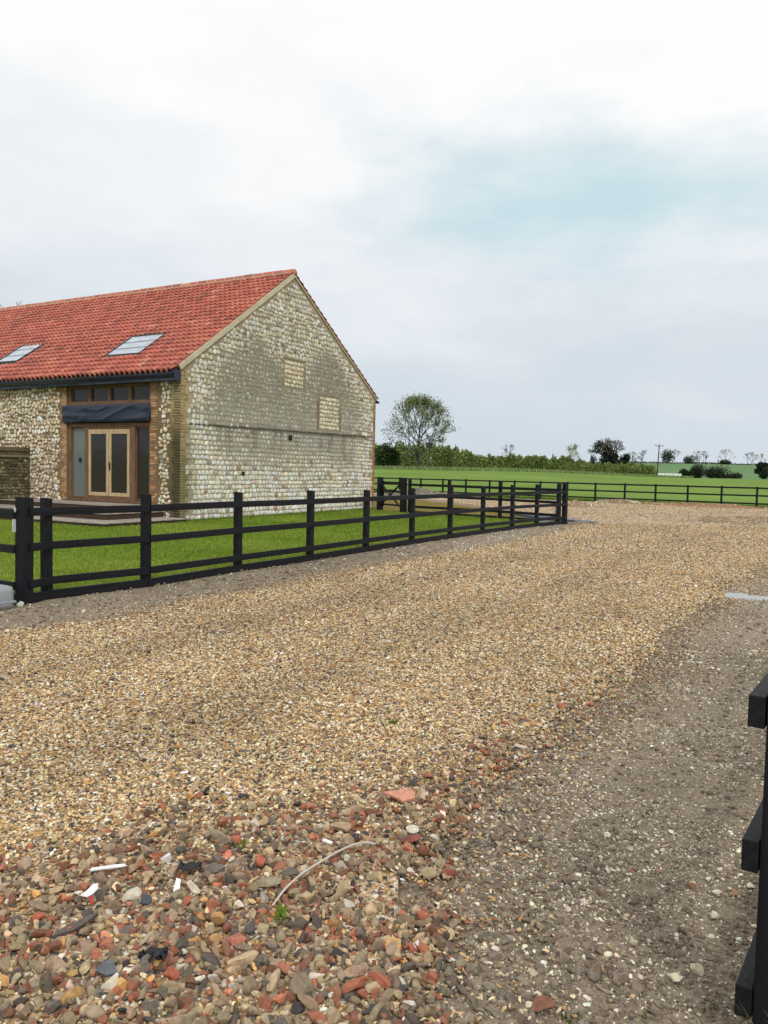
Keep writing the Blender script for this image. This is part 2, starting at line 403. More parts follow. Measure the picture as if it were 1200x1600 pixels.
# stray gravel thrown out over the soil along the edges
x, y = jit(-7, 7, 1.6, 15, 5000, rng); d = np.zeros(len(x), bool)
dst = np.abs(rng.normal(0, .26, len(x)))
for dx, dy in ((1, 0), (-1, 0), (0, 1), (0, -1)): d |= in_drive(x + dx * dst, y + dy * dst, .2)
k = view(x, y) & d & ~in_drive(x, y, .2) & (rng.random(len(x)) < .5); x, y = x[k], y[k]; n = len(x); size = rng.uniform(.009, .022, n)
scatter(gb, x, y, lane_h(x, y) + .008, size, .55, np.where((rng.random(n) < .3)[:, None], pick(PAL_R, n, rng), pick(PAL_G, n, rng)), T1, 1, rng, .5)
x, y = jit(10.5, 20, 22, 32.5, 260, rng); k = ~in_drive(x, y, .2) & inside([(a_ * 1.0, b_) for a_, b_ in PATCH], x, y); x, y = x[k], y[k]; n = len(x); size = rng.uniform(.025, .06, n)
scatter(gb, x, y, lane_h(x, y) + .01, size, .5, pick(PAL_G + [(90, (142, 128, 110))], n, rng), T1, 1, rng, .5)
o = gb.obj('gravel', M_stone)
tag(o, 'loose golden flint gravel spread over the drive between the two soil verges', 'gravel', kind='stuff')

rb = MB()
x, y = jit(-4.2, 1.2, 1.1, 4.4, 2400, rng); k = view(x, y, .6) & in_drive(x, y, .22) & (rng.random(len(x)) < rubble_w(x, y)); x, y = x[k], y[k]
k = rng.random(len(x)) > 1.1 * bare_patch(x, y); x, y = x[k], y[k]
n = len(x); size = .0245 * np.exp(rng.normal(0, .42, n)) * np.interp(y, [1.8, 2.6, 3.8], [1.15, 1.1, .85]); size = np.clip(size, .011, .056)
scatter(rb, x, y, lane_h(x, y) + .014 + size * rng.uniform(.1, .42, n), size, .78, dusty(pick(PAL_R, n, rng, .25), rng, 0, .18), T3, 3, rng, .6, .5)
x, y = jit(-4.2, 1.2, 1.1, 4.4, 1700, rng); k = view(x, y, .6) & in_drive(x, y, .22) & (rng.random(len(x)) < rubble_w(x, y)); x, y = x[k], y[k]
n = len(x); size = rng.uniform(.008, .02, n)
scatter(rb, x, y, lane_h(x, y) + .013 + size * .3, size, .65, dusty(pick(PAL_R, n, rng, .14), rng), T1, 1, rng, .6)
x, y = jit(.3, 5, 4.2, 10, 320, rng); k = in_drive(x, y, .3) & (rng.random(len(x)) < rubble_w(x, y)); x, y = x[k], y[k]; n = len(x); size = .032 * np.exp(rng.normal(0, .35, n))
scatter(rb, x, y, lane_h(x, y) + .016, size, .6, pick(PAL_R, n, rng, .14), T2, 2, rng, .5)
o = rb.obj('rubble', M_stone)
tag(o, 'mixed hardcore of broken brick, slate and grey stone at the near end of the drive', 'rubble', kind='stuff')

cb = MB()
def soilzone(x, y): return view(x, y, .8) & ~in_drive(x, y, .2) & ~inside(LAWN, x, y) & ((x > 0) | (y < 30))
def chips(y0, y1, dens, smed, sg, T, sub, xr=(-9, 12)):
    x, y = jit(max(xr[0], -.56 * y1 - 2.1), min(xr[1], .56 * y1 + 2.1), y0, y1, dens, rng); k = soilzone(x, y); x, y = x[k], y[k]
    k = rng.random(len(x)) < .4 + .7 * sstep(.35, .68, fbm(x * 2.2, y * 2.2, 88, 4)); x, y = x[k], y[k]
    k = (x > 0) | (rng.random(len(x)) < .28); x, y = x[k], y[k]
    n = len(x); size = np.clip(smed * np.exp(rng.normal(0, sg, n)), .004, .055)
    scatter(cb, x, y, lane_h(x, y) + .001 + .022 * (fbm(x * 9, y * 9, 21, 4) - .5) + size * .12, size, .6, pick(PAL_S, n, rng, .15), T, sub, rng, .4)
chips(1.1, 3.2, 8000, .0050, .52, T1, 1); chips(3.2, 6, 4400, .0066, .45, T1, 1); chips(6, 12, 900, .012, .4, T1, 1); chips(12, 26, 90, .022, .4, T1, 1)
for (y0_, y1_, de_, s_) in ((1.1, 3.4, 5200, .009), (3.4, 7, 1100, .012), (7, 13, 160, .02)):      # crumbs of the soil itself
    x, y = jit(-.56 * y1_ - 2.1, .56 * y1_ + 2.1, y0_, y1_, de_, rng); k = soilzone(x, y); x, y = x[k], y[k]; n = len(x); size = s_ * np.exp(rng.normal(0, .45, n))
    scatter(cb, x, y, lane_h(x, y) + .022 * (fbm(x * 9, y * 9, 21, 4) - .5) + size * .1, size, .75, pick(PAL_C, n, rng, .14), T1, 1, rng, .5)
# larger pale flints
x, y = jit(.2, 1.6, 1.7, 3.3, 90, rng); k = soilzone(x, y); x, y = x[k], y[k]; n = len(x); size = np.clip(.021 * np.exp(rng.normal(0, .35, n)), .01, .05)
scatter(cb, x, y, lane_h(x, y) + size * .22, size, .7, pick(PAL_S, n, rng, .12), T3, 3, rng, .5)
# clods of earth along the seam with the drive
def clods(x, y, s):
    n = len(x); scatter(cb, x, y, lane_h(x, y) + s * .15, s, .7, pick(PAL_C, n, rng, .08), T2, 2, rng, .5)
x, y = jit(.1, 6, 1.7, 10, 420, rng); dd = np.zeros(len(x), bool)
for dx in (.3, .18): dd |= in_drive(x - dx, y + .0, .2)
k = dd & ~in_drive(x, y, .2); x, y = x[k], y[k]; clods(x, y, rng.uniform(.012, .045, len(x)))
x, y = jit(.2, 1.9, 1.7, 4, 700, rng); k = soilzone(x, y) & (rng.random(len(x)) < 1.3 * np.exp(-((x - .5) / .35) ** 2)); x, y = x[k], y[k]; clods(x, y, np.clip(.020 * np.exp(rng.normal(0, .5, len(x))), .008, .042))
x, y = jit(-5, 1.5, 7, 19, 60, rng); k = soilzone(x, y); x, y = x[k], y[k]; clods(x, y, np.clip(.03 * np.exp(rng.normal(0, .4, len(x))), .01, .06))
o = cb.obj('flint_chips', M_stone)
tag(o, 'small pale flint chips and earth clods scattered over the brown soil verges', 'flint chips', kind='stuff')

# ------------------------------------------------------------------ singled-out pieces lying on the ground
def stone(name, x, y, size, flat, rgb, label, cat='stone', seed=0, long=1.0, rz=0, lift=.0, T=T3, group=None):
    r = np.random.default_rng(900 + seed); t = T[r.integers(0, len(T))]
    s = np.array([size * long, size, size * flat]) * .5; v = t * s
    a = r.normal(0, .12); v = np.c_[v[:, 0], v[:, 1] * math.cos(a) - v[:, 2] * math.sin(a), v[:, 1] * math.sin(a) + v[:, 2] * math.cos(a)]
    o = MB().add(v, [ICO[3][1]], lin(rgb) * .82 + DUST * .18).obj(name, M_stone)
    o.location = (x, y, float(lane_h(x, y)) + .030 + size * flat * .28 + lift); o.rotation_euler = (0, 0, rz)
    return tag(o, label, cat, group)
for i, a in enumerate([
    ('brick_fragment', .49, 2.15, .075, .5, (122, 72, 52), 'flat dark brown brick fragment lying on soil by the near fence', 'brick', 1.35, .2, -.03),
    ('brick_fragment', -.445, 2.39, .066, .62, (188, 112, 92), 'pinkish-red broken brick lump amid the grey hardcore', 'brick', 1.45, .3, 0),
    ('brick_fragment', .135, 3.07, .08, .6, (142, 66, 66), 'purplish-red brick piece at the edge of the soil', 'brick', 1.3, .0, 0),
    ('brick_fragment', -.60, 2.215, .062, .8, (176, 88, 64), 'rounded orange-red brick chunk near a grey slate shard', 'brick', 1.1, .9, 0),
    ('brick_fragment', -1.13, 2.49, .055, .7, (178, 84, 60), 'red brick chunk left of the long grey slate strip', 'brick', 1.4, .5, 0),
    ('brick_fragment', -.44, 2.88, .06, .9, (186, 98, 72), 'upright square orange brick piece beside a grey-green cobble', 'brick', .9, .1, 0),
    ('tan_stone', -.15, 3.16, .085, .6, (172, 146, 116), 'large tan angular stone beside the pale bent cable', 'stone', 1.35, .1, 0),
    ('flint_cobble', -.40, 2.73, .075, .5, (150, 144, 118), 'grey-green flat cobble with pale top in the hardcore', 'stone', 1.5, .15, 0),
    ('ochre_stone', -.52, 2.48, .07, .9, (190, 142, 84), 'upright ochre-yellow pointed stone among red bricks', 'stone', .8, .5, 0),
    ('pale_stone', -.40, 2.29, .06, .6, (200, 176, 140), 'long cream stone with rusty end low in the hardcore', 'stone', 1.9, .45, 0),
    ('concrete_lump', -.21, 2.165, .08, .8, (128, 114, 94), 'big dull olive-brown stone block at the bottom of the picture', 'stone', 1.0, 1.2, 0),
    ('flint_pebble', .15, 3.175, .055, .65, (226, 220, 200), 'smooth oval white pebble above the purplish brick piece', 'pebble', 1.4, .1, 0),
    ('flint_lump', 1.0, 2.32, .055, .8, (222, 210, 176), 'larger knobbly cream flint lump on the soil near the dark fence', 'stone', 1.1, .4, -.025),
    ('flint_lump', .92, 2.27, .042, .8, (226, 216, 186), 'smaller knobbly cream flint lump left of the larger one by the dark fence', 'stone', 1.15, .9, -.025),
    ('dark_slate', -.61, 2.83, .075, .35, (98, 90, 86), 'square dark grey slate piece lying flat by red bricks', 'slate', 1.2, .2, 0),
]):
    stone(*a[:8], seed=i, long=a[8], rz=a[9], lift=a[10])
def shard(name, pts, x, y, z, thick, rgb, label, cat, rz=0, tilt=(0, 0), mat=None):
    if cat in ('slate', 'tile shard'): mat = M_stone
    """flat broken piece with real thickness, outline in its own plane"""
    p = np.array(pts, float) * {'slate': .62, 'tile shard': .78}.get(cat, 1); z = z - (.008 if cat == 'slate' else 0); n = len(p); v = np.r_[np.c_[p, np.zeros(n)], np.c_[p, np.full(n, thick)]]
    v[:, 2] += .15 * thick * np.sin(np.arange(2 * n) * 2.1)
    i = np.arange(n); j = (i + 1) % n
    o = MB().add(v, [np.array([i[::-1]]), np.array([i + n]), np.stack([i, j, j + n, i + n], 1)], lin(rgb)).obj(name, mat or M_paint)
    o.location = (x, y, z); o.rotation_euler = (tilt[0], tilt[1], rz); return tag(o, label, cat)
shard('plastic_strip', [(-.065, -.009), (.066, -.004), (.066, .006), (.02, .010), (-.062, .004)], -1.0, 2.80, .05, .006, (222, 222, 220), 'narrow white plastic strip lying across the hardcore', 'plastic strip', .25, (.35, 0))
o = shard('plastic_shard', [(-.03, -.014), (-.005, -.02), (.012, -.008), (.026, .012), (.018, .03), (.004, .03), (-.012, .006)], -1.005, 2.63, .052, .004, (226, 226, 224), 'white plastic shard with a red tip below the white strip', 'plastic shard', .1, (.45, 0))
tip = MB(); bar(tip, (.006, -.016, .003), (.018, -.046, .0), .012, .004, .0015, lin((176, 54, 46))); tip.obj('red_tip', M_paint, o)
shard('plastic_tag', [(-.011, -.024), (.012, -.022), (.010, .02), (-.006, .026)], -.715, 2.69, .05, .004, (228, 230, 232), 'small upright white plastic tag among grey hardcore stones', 'plastic tag', .1, (.6, 0))
shard('plastic_peg', [(-.022, -.006), (.022, -.008), (.024, .004), (-.02, .007)], -.2, 3.03, .052, .008, (232, 230, 222), 'stubby white plug just left of the bent cable tip', 'plug', -.5, (.3, 0))
shard('slate_shard', [(-.12, -.022), (-.02, -.03), (.06, -.012), (.13, .018), (.10, .032), (-.03, .012), (-.1, .004)], -.98, 2.435, .052, .012, (96, 88, 80), 'long brown-grey slate strip lying diagonally in the hardcore', 'slate', .75, (.2, 0))
shard('slate_shard', [(-.05, -.02), (.0, -.045), (.052, -.03), (.03, .012), (.022, .04), (-.03, .02)], -.8, 2.23, .055, .01, (96, 99, 103), 'blue-grey pointed slate shard beside a red brick chunk', 'slate', .2, (.45, .1))
shard('tile_shard', [(-.11, .0), (-.03, -.03), (.01, -.065), (.085, -.035), (.10, .03), (.055, .05), (-.02, .025)], .10, 3.5, .05, .012, (200, 142, 118), 'pale terracotta roof tile shard on the seam of gravel and rubble', 'tile shard', .15, (.3, .1))
t = np.arange(14) * 2 * math.pi / 14
shard('bottle_cap', np.c_[.019 * np.cos(t), .019 * np.sin(t)], -.795, 2.59, .05, .006, (70, 74, 80), 'round dark grey disc lying in the coarse hardcore', 'disc', 0, (.35, .1))
# crumpled black plastic scraps
def scrap(x, y, w, l, rz, seed, label):
    r = np.random.default_rng(seed); nx_, ny_ = 9, 5; u, v = np.meshgrid(np.linspace(-.5, .5, nx_), np.linspace(-.5, .5, ny_))
    taper = .55 + .45 * np.cos(u * 2.6 + r.normal() * .4)
    P = np.stack([u * l, v * w * taper + .012 * r.normal(size=u.shape), .012 + .010 * r.random(u.shape)], -1).reshape(-1, 3)
    P = np.r_[P, P - [0, 0, .004]]
    idx = np.arange(nx_ * ny_).reshape(ny_, nx_); qf = np.stack([idx[:-1, :-1], idx[:-1, 1:], idx[1:, 1:], idx[1:, :-1]], -1).reshape(-1, 4)
    ring = np.r_[idx[0], idx[1:, -1], idx[-1, -2::-1], idx[-2:0:-1, 0]]; k2 = nx_ * ny_
    side = np.stack([ring, np.roll(ring, -1), np.roll(ring, -1) + k2, ring + k2], 1)
    o = MB().add(P, [qf, qf[:, ::-1] + k2, side[:, ::-1]], lin((34, 36, 42))).obj('plastic_scrap', M_paint, None, True)
    o.location = (x, y, float(lane_h(x, y)) + .04); o.rotation_euler = (0, 0, rz); tag(o, label, 'plastic scrap')
scrap(-.70, 2.81, .045, .085, .05, 3, 'crumpled black plastic scrap above the white tag')
scrap(-.68, 2.29, .04, .085, .2, 4, 'torn black plastic scrap half buried low in the hardcore')
# bent pale cable
P = [(-.355, 2.575, .05), (-.325, 2.66, .062), (-.275, 2.76, .066), (-.225, 2.83, .066), (-.165, 2.91, .068), (-.10, 2.985, .066), (-.045, 3.02, .062), (-.005, 3.015, .055)]
Pc = np.array(P); tq = np.linspace(0, len(Pc) - 1, 60); Pq = np.stack([np.interp(tq, np.arange(len(Pc)), Pc[:, i]) for i in range(3)], -1)
for _ in range(6): Pq[1:-1] = (Pq[:-2] + 2 * Pq[1:-1] + Pq[2:]) / 4
dq = np.gradient(Pq, axis=0); dq /= np.linalg.norm(dq, axis=1, keepdims=True); sq = np.cross(dq, [0, 0, 1.]); sq /= np.linalg.norm(sq, axis=1, keepdims=True); uq = np.cross(sq, dq); k = 8; t8 = np.arange(k) * 2 * math.pi / k
vq = (Pq[:, None] + 0.0042 * (sq[:, None] * np.cos(t8)[None, :, None] + uq[:, None] * np.sin(t8)[None, :, None])).reshape(-1, 3); iq = np.arange(len(Pq) - 1)[:, None] * k + np.arange(k)[None]; jq = np.arange(len(Pq) - 1)[:, None] * k + (np.arange(k)[None] + 1) % k
o = MB().add(vq, [np.stack([iq, iq + k, jq + k, jq], -1).reshape(-1, 4)[:, ::-1], np.array([np.arange(k)[::-1], np.arange(k) + (len(Pq) - 1) * k])], lin((196, 188, 174))).obj('cable', M_paint, None, True); tag(o, 'pale grey bent cable end poking out of the hardcore', 'cable')
en = MB(); tubes(en, [(-.006, 3.015, .055, .016, 3.008, .05, .0045, .004)], 8, lin((120, 40, 36))); en.obj('red_core', M_paint, o)

def tuft(name, x, y, n, h, spread, rgb, label, cat, seed, lean=.5, wdt=.006, z=0):
    r = np.random.default_rng(seed); mb = MB()
    for i in range(n):
        a = r.uniform(0, 6.28); b = np.array([x + r.normal() * spread, y + r.normal() * spread, z]); hh = h * r.uniform(.5, 1.1); l = lean * hh * r.uniform(.3, 1)
        d = np.array([math.cos(a), math.sin(a), 0]); s = np.array([-d[1], d[0], 0]) * wdt
        m_ = b + d * l * .35 + [0, 0, hh * .6]; tp = b + d * l + [0, 0, hh]
        c = lin(rgb) * r.uniform(.7, 1.3)
        mb.add([b - s, b + s, m_ + s * .7, m_ - s * .7, tp], [np.array([[0, 1, 2, 3]]), np.array([[3, 2, 4]])], c)
    return tag(mb.obj(name, M_grass), label, cat)
tuft('weed', -.33, 2.53, 16, .05, .018, (110, 128, 48), 'small green weed sprouting at the foot of the bent cable', 'weed', 1, .9, .011, .02)
tuft('weed', -.55, 3.02, 8, .03, .015, (104, 120, 44), 'low green weed in the hardcore left of the tan stone', 'weed', 2, .9, .009, .02)
tuft('weed', .09, 4.62, 12, .03, .010, (120, 130, 50), 'tiny lone green weed out in the clean gravel', 'weed', 3, .9, .007, .015)
tuft('grass_tuft', 1.07, 1.93, 60, .24, .045, (150, 152, 96), 'tuft of thin green grass at the foot of the near fence', 'grass tuft', 4, .6, .0026)
tuft('weed', .55, 2.12, 9, .025, .015, (96, 104, 46), 'tiny green sprout beside the dark brown brick fragment', 'weed', 6, .9, .008)

# ------------------------------------------------------------------ fences
POST_M = {}
def post_mesh(w, h, cap=.012):
    k = (w, h)
    if k not in POST_M:
        m = MB(); v, f = bbox_arr(w, w, h + .35, .008); v[:, 2] += (h + .35) / 2 - .35
        top = v[:, 2] > h - .02; v[top, 2] += np.where(v[top, 0] > 0, -cap, 0)
        m.add(v, f); POST_M[k] = m.mesh('post', M_blackwood)
    return POST_M[k]
def put(me, name, parent, loc, rz=0):
    o = bpy.data.objects.new(name, me); C.objects.link(o); o.parent = parent; o.location = loc; o.rotation_euler = (0, 0, rz); return o
def fence(label, pts, heights, rails, side, w=.1, rail_h=.09, rail_t=.04, thick=(), skip=(), board=True, group=None, ext=(0, 0), jitter=.004, offs=None):
    """pts: post centres; rails: heights of rail centres; side: +1 rails on the left of the walking direction, -1 right"""
    pts = np.array(pts, float); root = empty('rail_fence', (pts[0][0], pts[0][1], 0), 0, label, 'fence', group); o0 = pts[0]
    n = len(pts); r = random.Random(n * 7 + int(abs(pts[0][0]) * 10))
    for i, p in enumerate(pts):
        a = pts[min(i + 1, n - 1)] - pts[max(i - 1, 0)]; rz = math.atan2(a[1], a[0])
        ww = .135 if i in thick else w
        if i in skip: continue
        o = put(post_mesh(ww, heights[i] if np.ndim(heights) else heights), 'post', root, (p[0] - o0[0], p[1] - o0[1], r.uniform(-.008, .008)), rz + r.uniform(-.04, .04))
        o.rotation_euler.x = r.uniform(-.006, .006); o.rotation_euler.y = r.uniform(-.006, .006)
    for j, hz in enumerate(list(rails) + ([.035] if board else [])):
        for i in range(n - 1):
            p, q_ = pts[i] - o0, pts[i + 1] - o0; d = (q_ - p) / np.linalg.norm(q_ - p); nn = np.array([-d[1], d[0]]) * side
            if board and j == len(rails): nn = nn * 0.6
            off = w / 2 + rail_t / 2 + .001
            e0 = -ext[0] if i == 0 else 0; e1 = ext[1] if i == n - 2 else 0
            dz0, dz1 = r.uniform(-jitter, jitter), r.uniform(-jitter, jitter)
            hh = rail_h if j < len(rails) else .15
            mb = MB()
            A_ = (*(p + nn * off + d * (e0 + .0015)), hz + dz0); B_ = (*(q_ + nn * off + d * (e1 - .0015)), hz + dz1)
            A_, B_ = np.array(A_), np.array(B_); v_ = B_ - A_; bar(mb, (0, 0, 0), (np.linalg.norm(v_), 0, 0), rail_t, hh, .004)
            ro = mb.obj('rail' if j < len(rails) else 'gravel_board', M_rail, root); ro.location = A_; ro.rotation_euler = (0, -math.asin(v_[2] / np.linalg.norm(v_)), math.atan2(v_[1], v_[0]))
    return root
FP = [(-3.93, 8.46), (-3.86, 8.97), (-3.06, 9.87), (-2.19, 11.54), (-1.26, 13.15), (-.34, 14.85), (.61, 16.6), (1.58, 18.3), (2.57, 19.95), (3.61, 21.6), (4.58, 23.05), (5.47, 24.15)]
FPx = [(-3.06, 9.87), (-2.19, 11.54), (-1.26, 13.15), (-.34, 14.85), (.61, 16.6), (1.58, 18.3), (2.57, 19.95), (3.61, 21.6), (4.58, 23.05), (5.47, 24.15), (5.74, 24.42)]
d0 = np.array([-.87, -1.66]); d0 /= np.linalg.norm(d0)
PA = np.array(FPx[0]) + d0 * 1.38 + np.array([-.06, .03]); 
front = [(-3.985, 8.50), (-3.88, 8.83)] + FPx
hts = [1.19, 1.17, 1.2, 1.21, 1.21, 1.2, 1.21, 1.24, 1.22, 1.26, 1.27, 1.29, 1.31]
fence('long black rail fence with three rails along the drive in front of the flint barn', front, hts, (1.02, .63, .22), -1, thick=(0, 12))
dl = np.array([-.857, .515]); c0 = np.array([-3.985, 8.50])
lf = [tuple(c0 + dl * s + np.array([-.1, .04])) for s in (-.07, 1.9, 3.75, 5.6, 7.4)]
fence('black rail fence running off to the left from the thick corner post', lf, 1.17, (1.0, .61, .2), 1, skip=(0,))
cross = [(.95, 28.86), (2.35, 27.83), (4.0, 26.52), (5.60, 24.62)]
fence('black rail fence crossing from the garden gate to the far corner of the lawn', cross, [1.3, 1.32, 1.33, 1.3], (1.08, .68, .27), -1, board=True)
dfar = np.array([math.cos(R(145)), math.sin(R(145))]); f0 = np.array([20.25, 41.83])
ff = [tuple(f0 + dfar * 1.8 * k) for k in range(-5, 19)]
fence('long black rail fence with three rails along the edge of the green crop field', ff, 1.16, (1.08, .66, .23), -1, board=False)
dn = np.array([math.sin(R(35)), math.cos(R(35))]); n0 = np.array([1.077, 1.99])
nf = [tuple(n0 + dn * 1.85 * k) for k in range(0, 4)]
fence('black rail fence end standing closest to the camera by the soil verge', nf, 1.18, (.94, .553, .155), 1, ext=(.055, 0), rail_t=.042, rail_h=.085, board=False)

# gate posts and gate
def thick_post(x, y, label, rz, h=1.34):
    root = empty('gate_post', (x, y, 0), rz, label, 'gate post')
    m = MB(); v, f = bbox_arr(.2, .2, h + .3, .012); v[:, 2] += h / 2 - .15; t_ = v[:, 2] > h - .03; v[t_, :2] *= .93
    m.add(v, f).obj('post', M_blackwood, root)
    m = MB(); v, f = bbox_arr(.03, .12, .05, .006); m.add(v + [.108, 0, 1.0], f).obj('hinge', M_blackwood, root); return root
G0, G1 = np.array([-.17, 30.35]), np.array([.72, 28.94]); ga = math.atan2(*(G1 - G0)[::-1])
thick_post(*G0, 'thick black gate post standing against the barn corner', ga); thick_post(*G1, 'thick black gate post at the fence end of the garden gate', ga + math.pi)
gl = np.linalg.norm(G1 - G0)
g = empty('garden_gate', (*G0, 0), ga, 'black timber gate with X braces between two thick posts beside the barn', 'gate')
x0, x1 = .125, gl - .125
for z, h_ in ((1.13, .09), (.80, .07), (.52, .07), (.28, .07)):
    m = MB(); bar(m, (x0, 0, z), (x1, 0, z), .035, h_); m.obj('bar', M_blackwood, g)
for x in (x0 + .04, x1 - .04):
    m = MB(); bbox(m, x, .04, .7, .08, .04, .98, .005); m.obj('stile', M_blackwood, g)
for a_, b_, yy in (((x0, .25), (x1, 1.12), -.037), ((x0, 1.12), (x1, .25), -.073)):
    m = MB(); bar(m, (a_[0], yy, a_[1]), (b_[0], yy, b_[1]), .035, .07, up=(0, 1, 0)); m.obj('brace', M_blackwood, g)

# little things at the corner post
o = MB(); v, f = bbox_arr(.34, .3, .26, .06); v[:, 0] *= 1 - .14 * (v[:, 2] + .13); o.add(v + [0, 0, .12], f, lin((160, 166, 170)))
bx = o.obj('motor_housing', M_greyplastic, None, True); bx.location = (-4.155, 8.14, 0); bx.rotation_euler = (0, 0, R(58)); tag(bx, 'rounded grey plastic housing on the ground beside the corner fence post', 'plastic housing')
lid = MB(); v, f = bbox_arr(.352, .312, .02, .008); lid.add(v + [0, 0, .075], f); lid.obj('seam_band', M_greyplastic, bx)
kp = empty('keypad_box', (-4.06, 8.46, .87), R(149), 'small white and dark control box fixed to the side of the corner post', 'control box')
m = MB(); bbox(m, 0, 0, 0, .016, .07, .14, .004); m.obj('case', M_white, kp)
m = MB(); bbox(m, .0, -.045, 0, .030, .022, .145, .004); m.obj('cover', M_blackwood, kp)
kn = MB(); v = ICO[3][0] * [.012, .014, .03]; kn.add(v, [ICO[3][1]]); o = kn.obj('white_insulator', M_white, None, True); o.location = (-4.06, 8.45, 1.045); tag(o, 'white rounded knob on the corner post above the control box', 'knob')
stone('flint_cobble', -3.93, 8.30, .10, .7, (190, 200, 188), 'pale greenish stone at the foot of the corner fence post', 'stone', 31, 1.3, .2, -.02)

# steel ramp and planks lying beyond the lawn corner
rp = empty('steel_ramp', (5.45, 26.2, 0), R(122), 'grey steel loading ramp lying on the gravel behind the lawn corner post', 'ramp')
for y_ in (-.42, .42):
    m = MB(); bar(m, (-1.1, y_, .05), (1.1, y_, .17), .05, .09, .005, lin((104, 108, 112))); m.obj('side_beam', M_paint, rp)
for k_ in range(8):
    m = MB(); bar(m, (-1.0 + k_ * .28, -.39, .06 + k_ * .0153), (-1.0 + k_ * .28, .39, .06 + k_ * .0153), .2, .02, .004); m.obj('tread', M_metal, rp)
m = MB(); tubes(m, [(-1.0, .46, .12, -1.0, .46, .52, .012, .012), (-1.0, .46, .52, -.93, .42, .56, .012, .012), (-.93, .42, .56, -.78, .40, .56, .012, .012)], 6, lin((60, 60, 62))); m.obj('handle_hoop', M_paint, rp)
sh = MB(); v, f = bbox_arr(1.5, .62, .03, .008); v[:, 2] += .03 + .06 * (v[:, 0] + .75); sh.add(v, f)
o = sh.obj('steel_sheet', M_metal); o.location = (6.3, 25.5, .01); o.rotation_euler = (0, 0, R(155)); tag(o, 'light grey steel sheet lying flat beside the steel ramp', 'steel sheet')
sh = MB(); bbox(sh, 0, 0, 0, 1.5, .12, .04, .004, lin((150, 140, 126))); o = sh.obj('plank', M_deck); o.location = (6.45, 24.95, .045); o.rotation_euler = (0, 0, R(38)); tag(o, 'weathered grey plank lying on the gravel in front of the steel sheet', 'plank')
for k_, (x_, y_) in enumerate([(5.15, 24.75), (5.42, 24.72)]):
    m = MB(); bbox(m, 0, 0, 0, .3, .14, .15, .008, lin((168, 170, 172))); o = m.obj('concrete_block', M_mortar); o.location = (x_, y_ + .02, .085); o.rotation_euler = (0, 0, R(12 + 8 * k_))
    tag(o, ('grey concrete block under the bottom rail, touching the corner post', 'grey concrete block under the bottom rail, further from the corner post')[1 - k_], 'concrete block', 'concrete blocks by the lawn corner')

# puddle on the seam at the right
def blob(cx, cy, rx, ry, seed, n=60, rz=0):
    t = np.linspace(0, 2 * math.pi, n, endpoint=False); r_ = 1 + .85 * (fbm(np.cos(t) * 1.6 + seed, np.sin(t) * 1.6, seed, 4) - .5) * 2
    x, y = rx * r_ * np.cos(t), ry * r_ * np.sin(t); c, s = math.cos(rz), math.sin(rz); return np.c_[cx + x * c - y * s, cy + x * s + y * c]
pm, nt, b = new_mat('puddle_water'); b.inputs['Base Color'].default_value = (*lin((150, 146, 138)), 1); b.inputs['Roughness'].default_value = .04; b.inputs['Specular IOR Level'].default_value = .9
P = blob(4.80, 10.15, .30, .36, 5); n = len(P)
MBp = MB().add(np.r_[np.c_[P, np.full(n, .0)], [[4.80, 10.15, 0]]], [np.array([[i, (i + 1) % n, n] for i in range(n)])])
o = MBp.obj('puddle', pm); o.location.z = float(lane_h(4.76, 10.15)) + .020; tag(o, 'shallow pale puddle reflecting the sky on the soil seam', 'puddle', kind='structure')

# earth heaps by the field fence
def heap(x, y, rx, ry, h, rgb, seed, label, rz=0):
    n = 40; u, v = np.meshgrid(np.linspace(-1, 1, n), np.linspace(-1, 1, n)); d = np.hypot(u, v)
    z = h * np.clip(1 - d, 0, 1) ** .8 * (.45 + 1.1 * fbm(u * 3 + seed, v * 3, seed, 4)) - .03 * (d > .98)
    c = lin(rgb) * (.75 + .5 * fbm(u * 5, v * 5, seed + 3, 3))[..., None]
    idx = np.arange(n * n).reshape(n, n); qf = np.stack([idx[:-1, :-1], idx[:-1, 1:], idx[1:, 1:], idx[1:, :-1]], -1).reshape(-1, 4)
    mb = MB().add(np.stack([u * rx, v * ry, z], -1).reshape(-1, 3), [qf], c.reshape(-1, 3))
    r = np.random.default_rng(seed); m_ = 260; a = r.uniform(-.8, .8, m_); b_ = r.uniform(-.8, .8, m_); dd = np.hypot(a, b_)
    zz = h * np.clip(1 - dd, 0, 1) ** .8 * (.45 + 1.1 * fbm(a * 3 + seed, b_ * 3, seed, 4)); s = .06 * np.exp(r.normal(0, .4, m_))
    scatter(mb, a * rx, b_ * ry, zz, s, .7, pick(PAL_S + [(60, rgb)], m_, r), T1, 1, r)
    o = mb.obj('earth_heap', M_soil, None, True); o.location = (x, y, .01); o.rotation_euler = (0, 0, rz); tag(o, label, 'earth heap')
heap(9.6, 38.6, 1.7, .9, .24, (142, 122, 98), 4, 'low brown earth heap in front of the field fence past the lawn corner', R(-35))
heap(2.3, 49.5, 3.0, 1.4, .55, (112, 106, 98), 7, 'grey earth heap below the field fence, seen over the garden gate fence', R(-30))
heap(17.2, 41.9, 4.2, .55, .22, (150, 116, 92), 9, 'long reddish bank of rubble soil at the foot of the field fence', R(-35))
heap(13.6, 44.6, 1.6, .5, .25, (140, 120, 96), 12, 'small brown earth mound under the middle of the field fence', R(-35))

# ------------------------------------------------------------------ barn
TH = R(61); A0 = (-5.77, 21.69); L = 11.0; AX = 5.27; ZA = 8.10; ZL = 4.38; ZR = 4.49; BL = 23.0
barn = empty('flint_barn', (*A0, 0), TH, 'long flint barn with red pantile roof and glazed doors behind the black fence', 'barn')
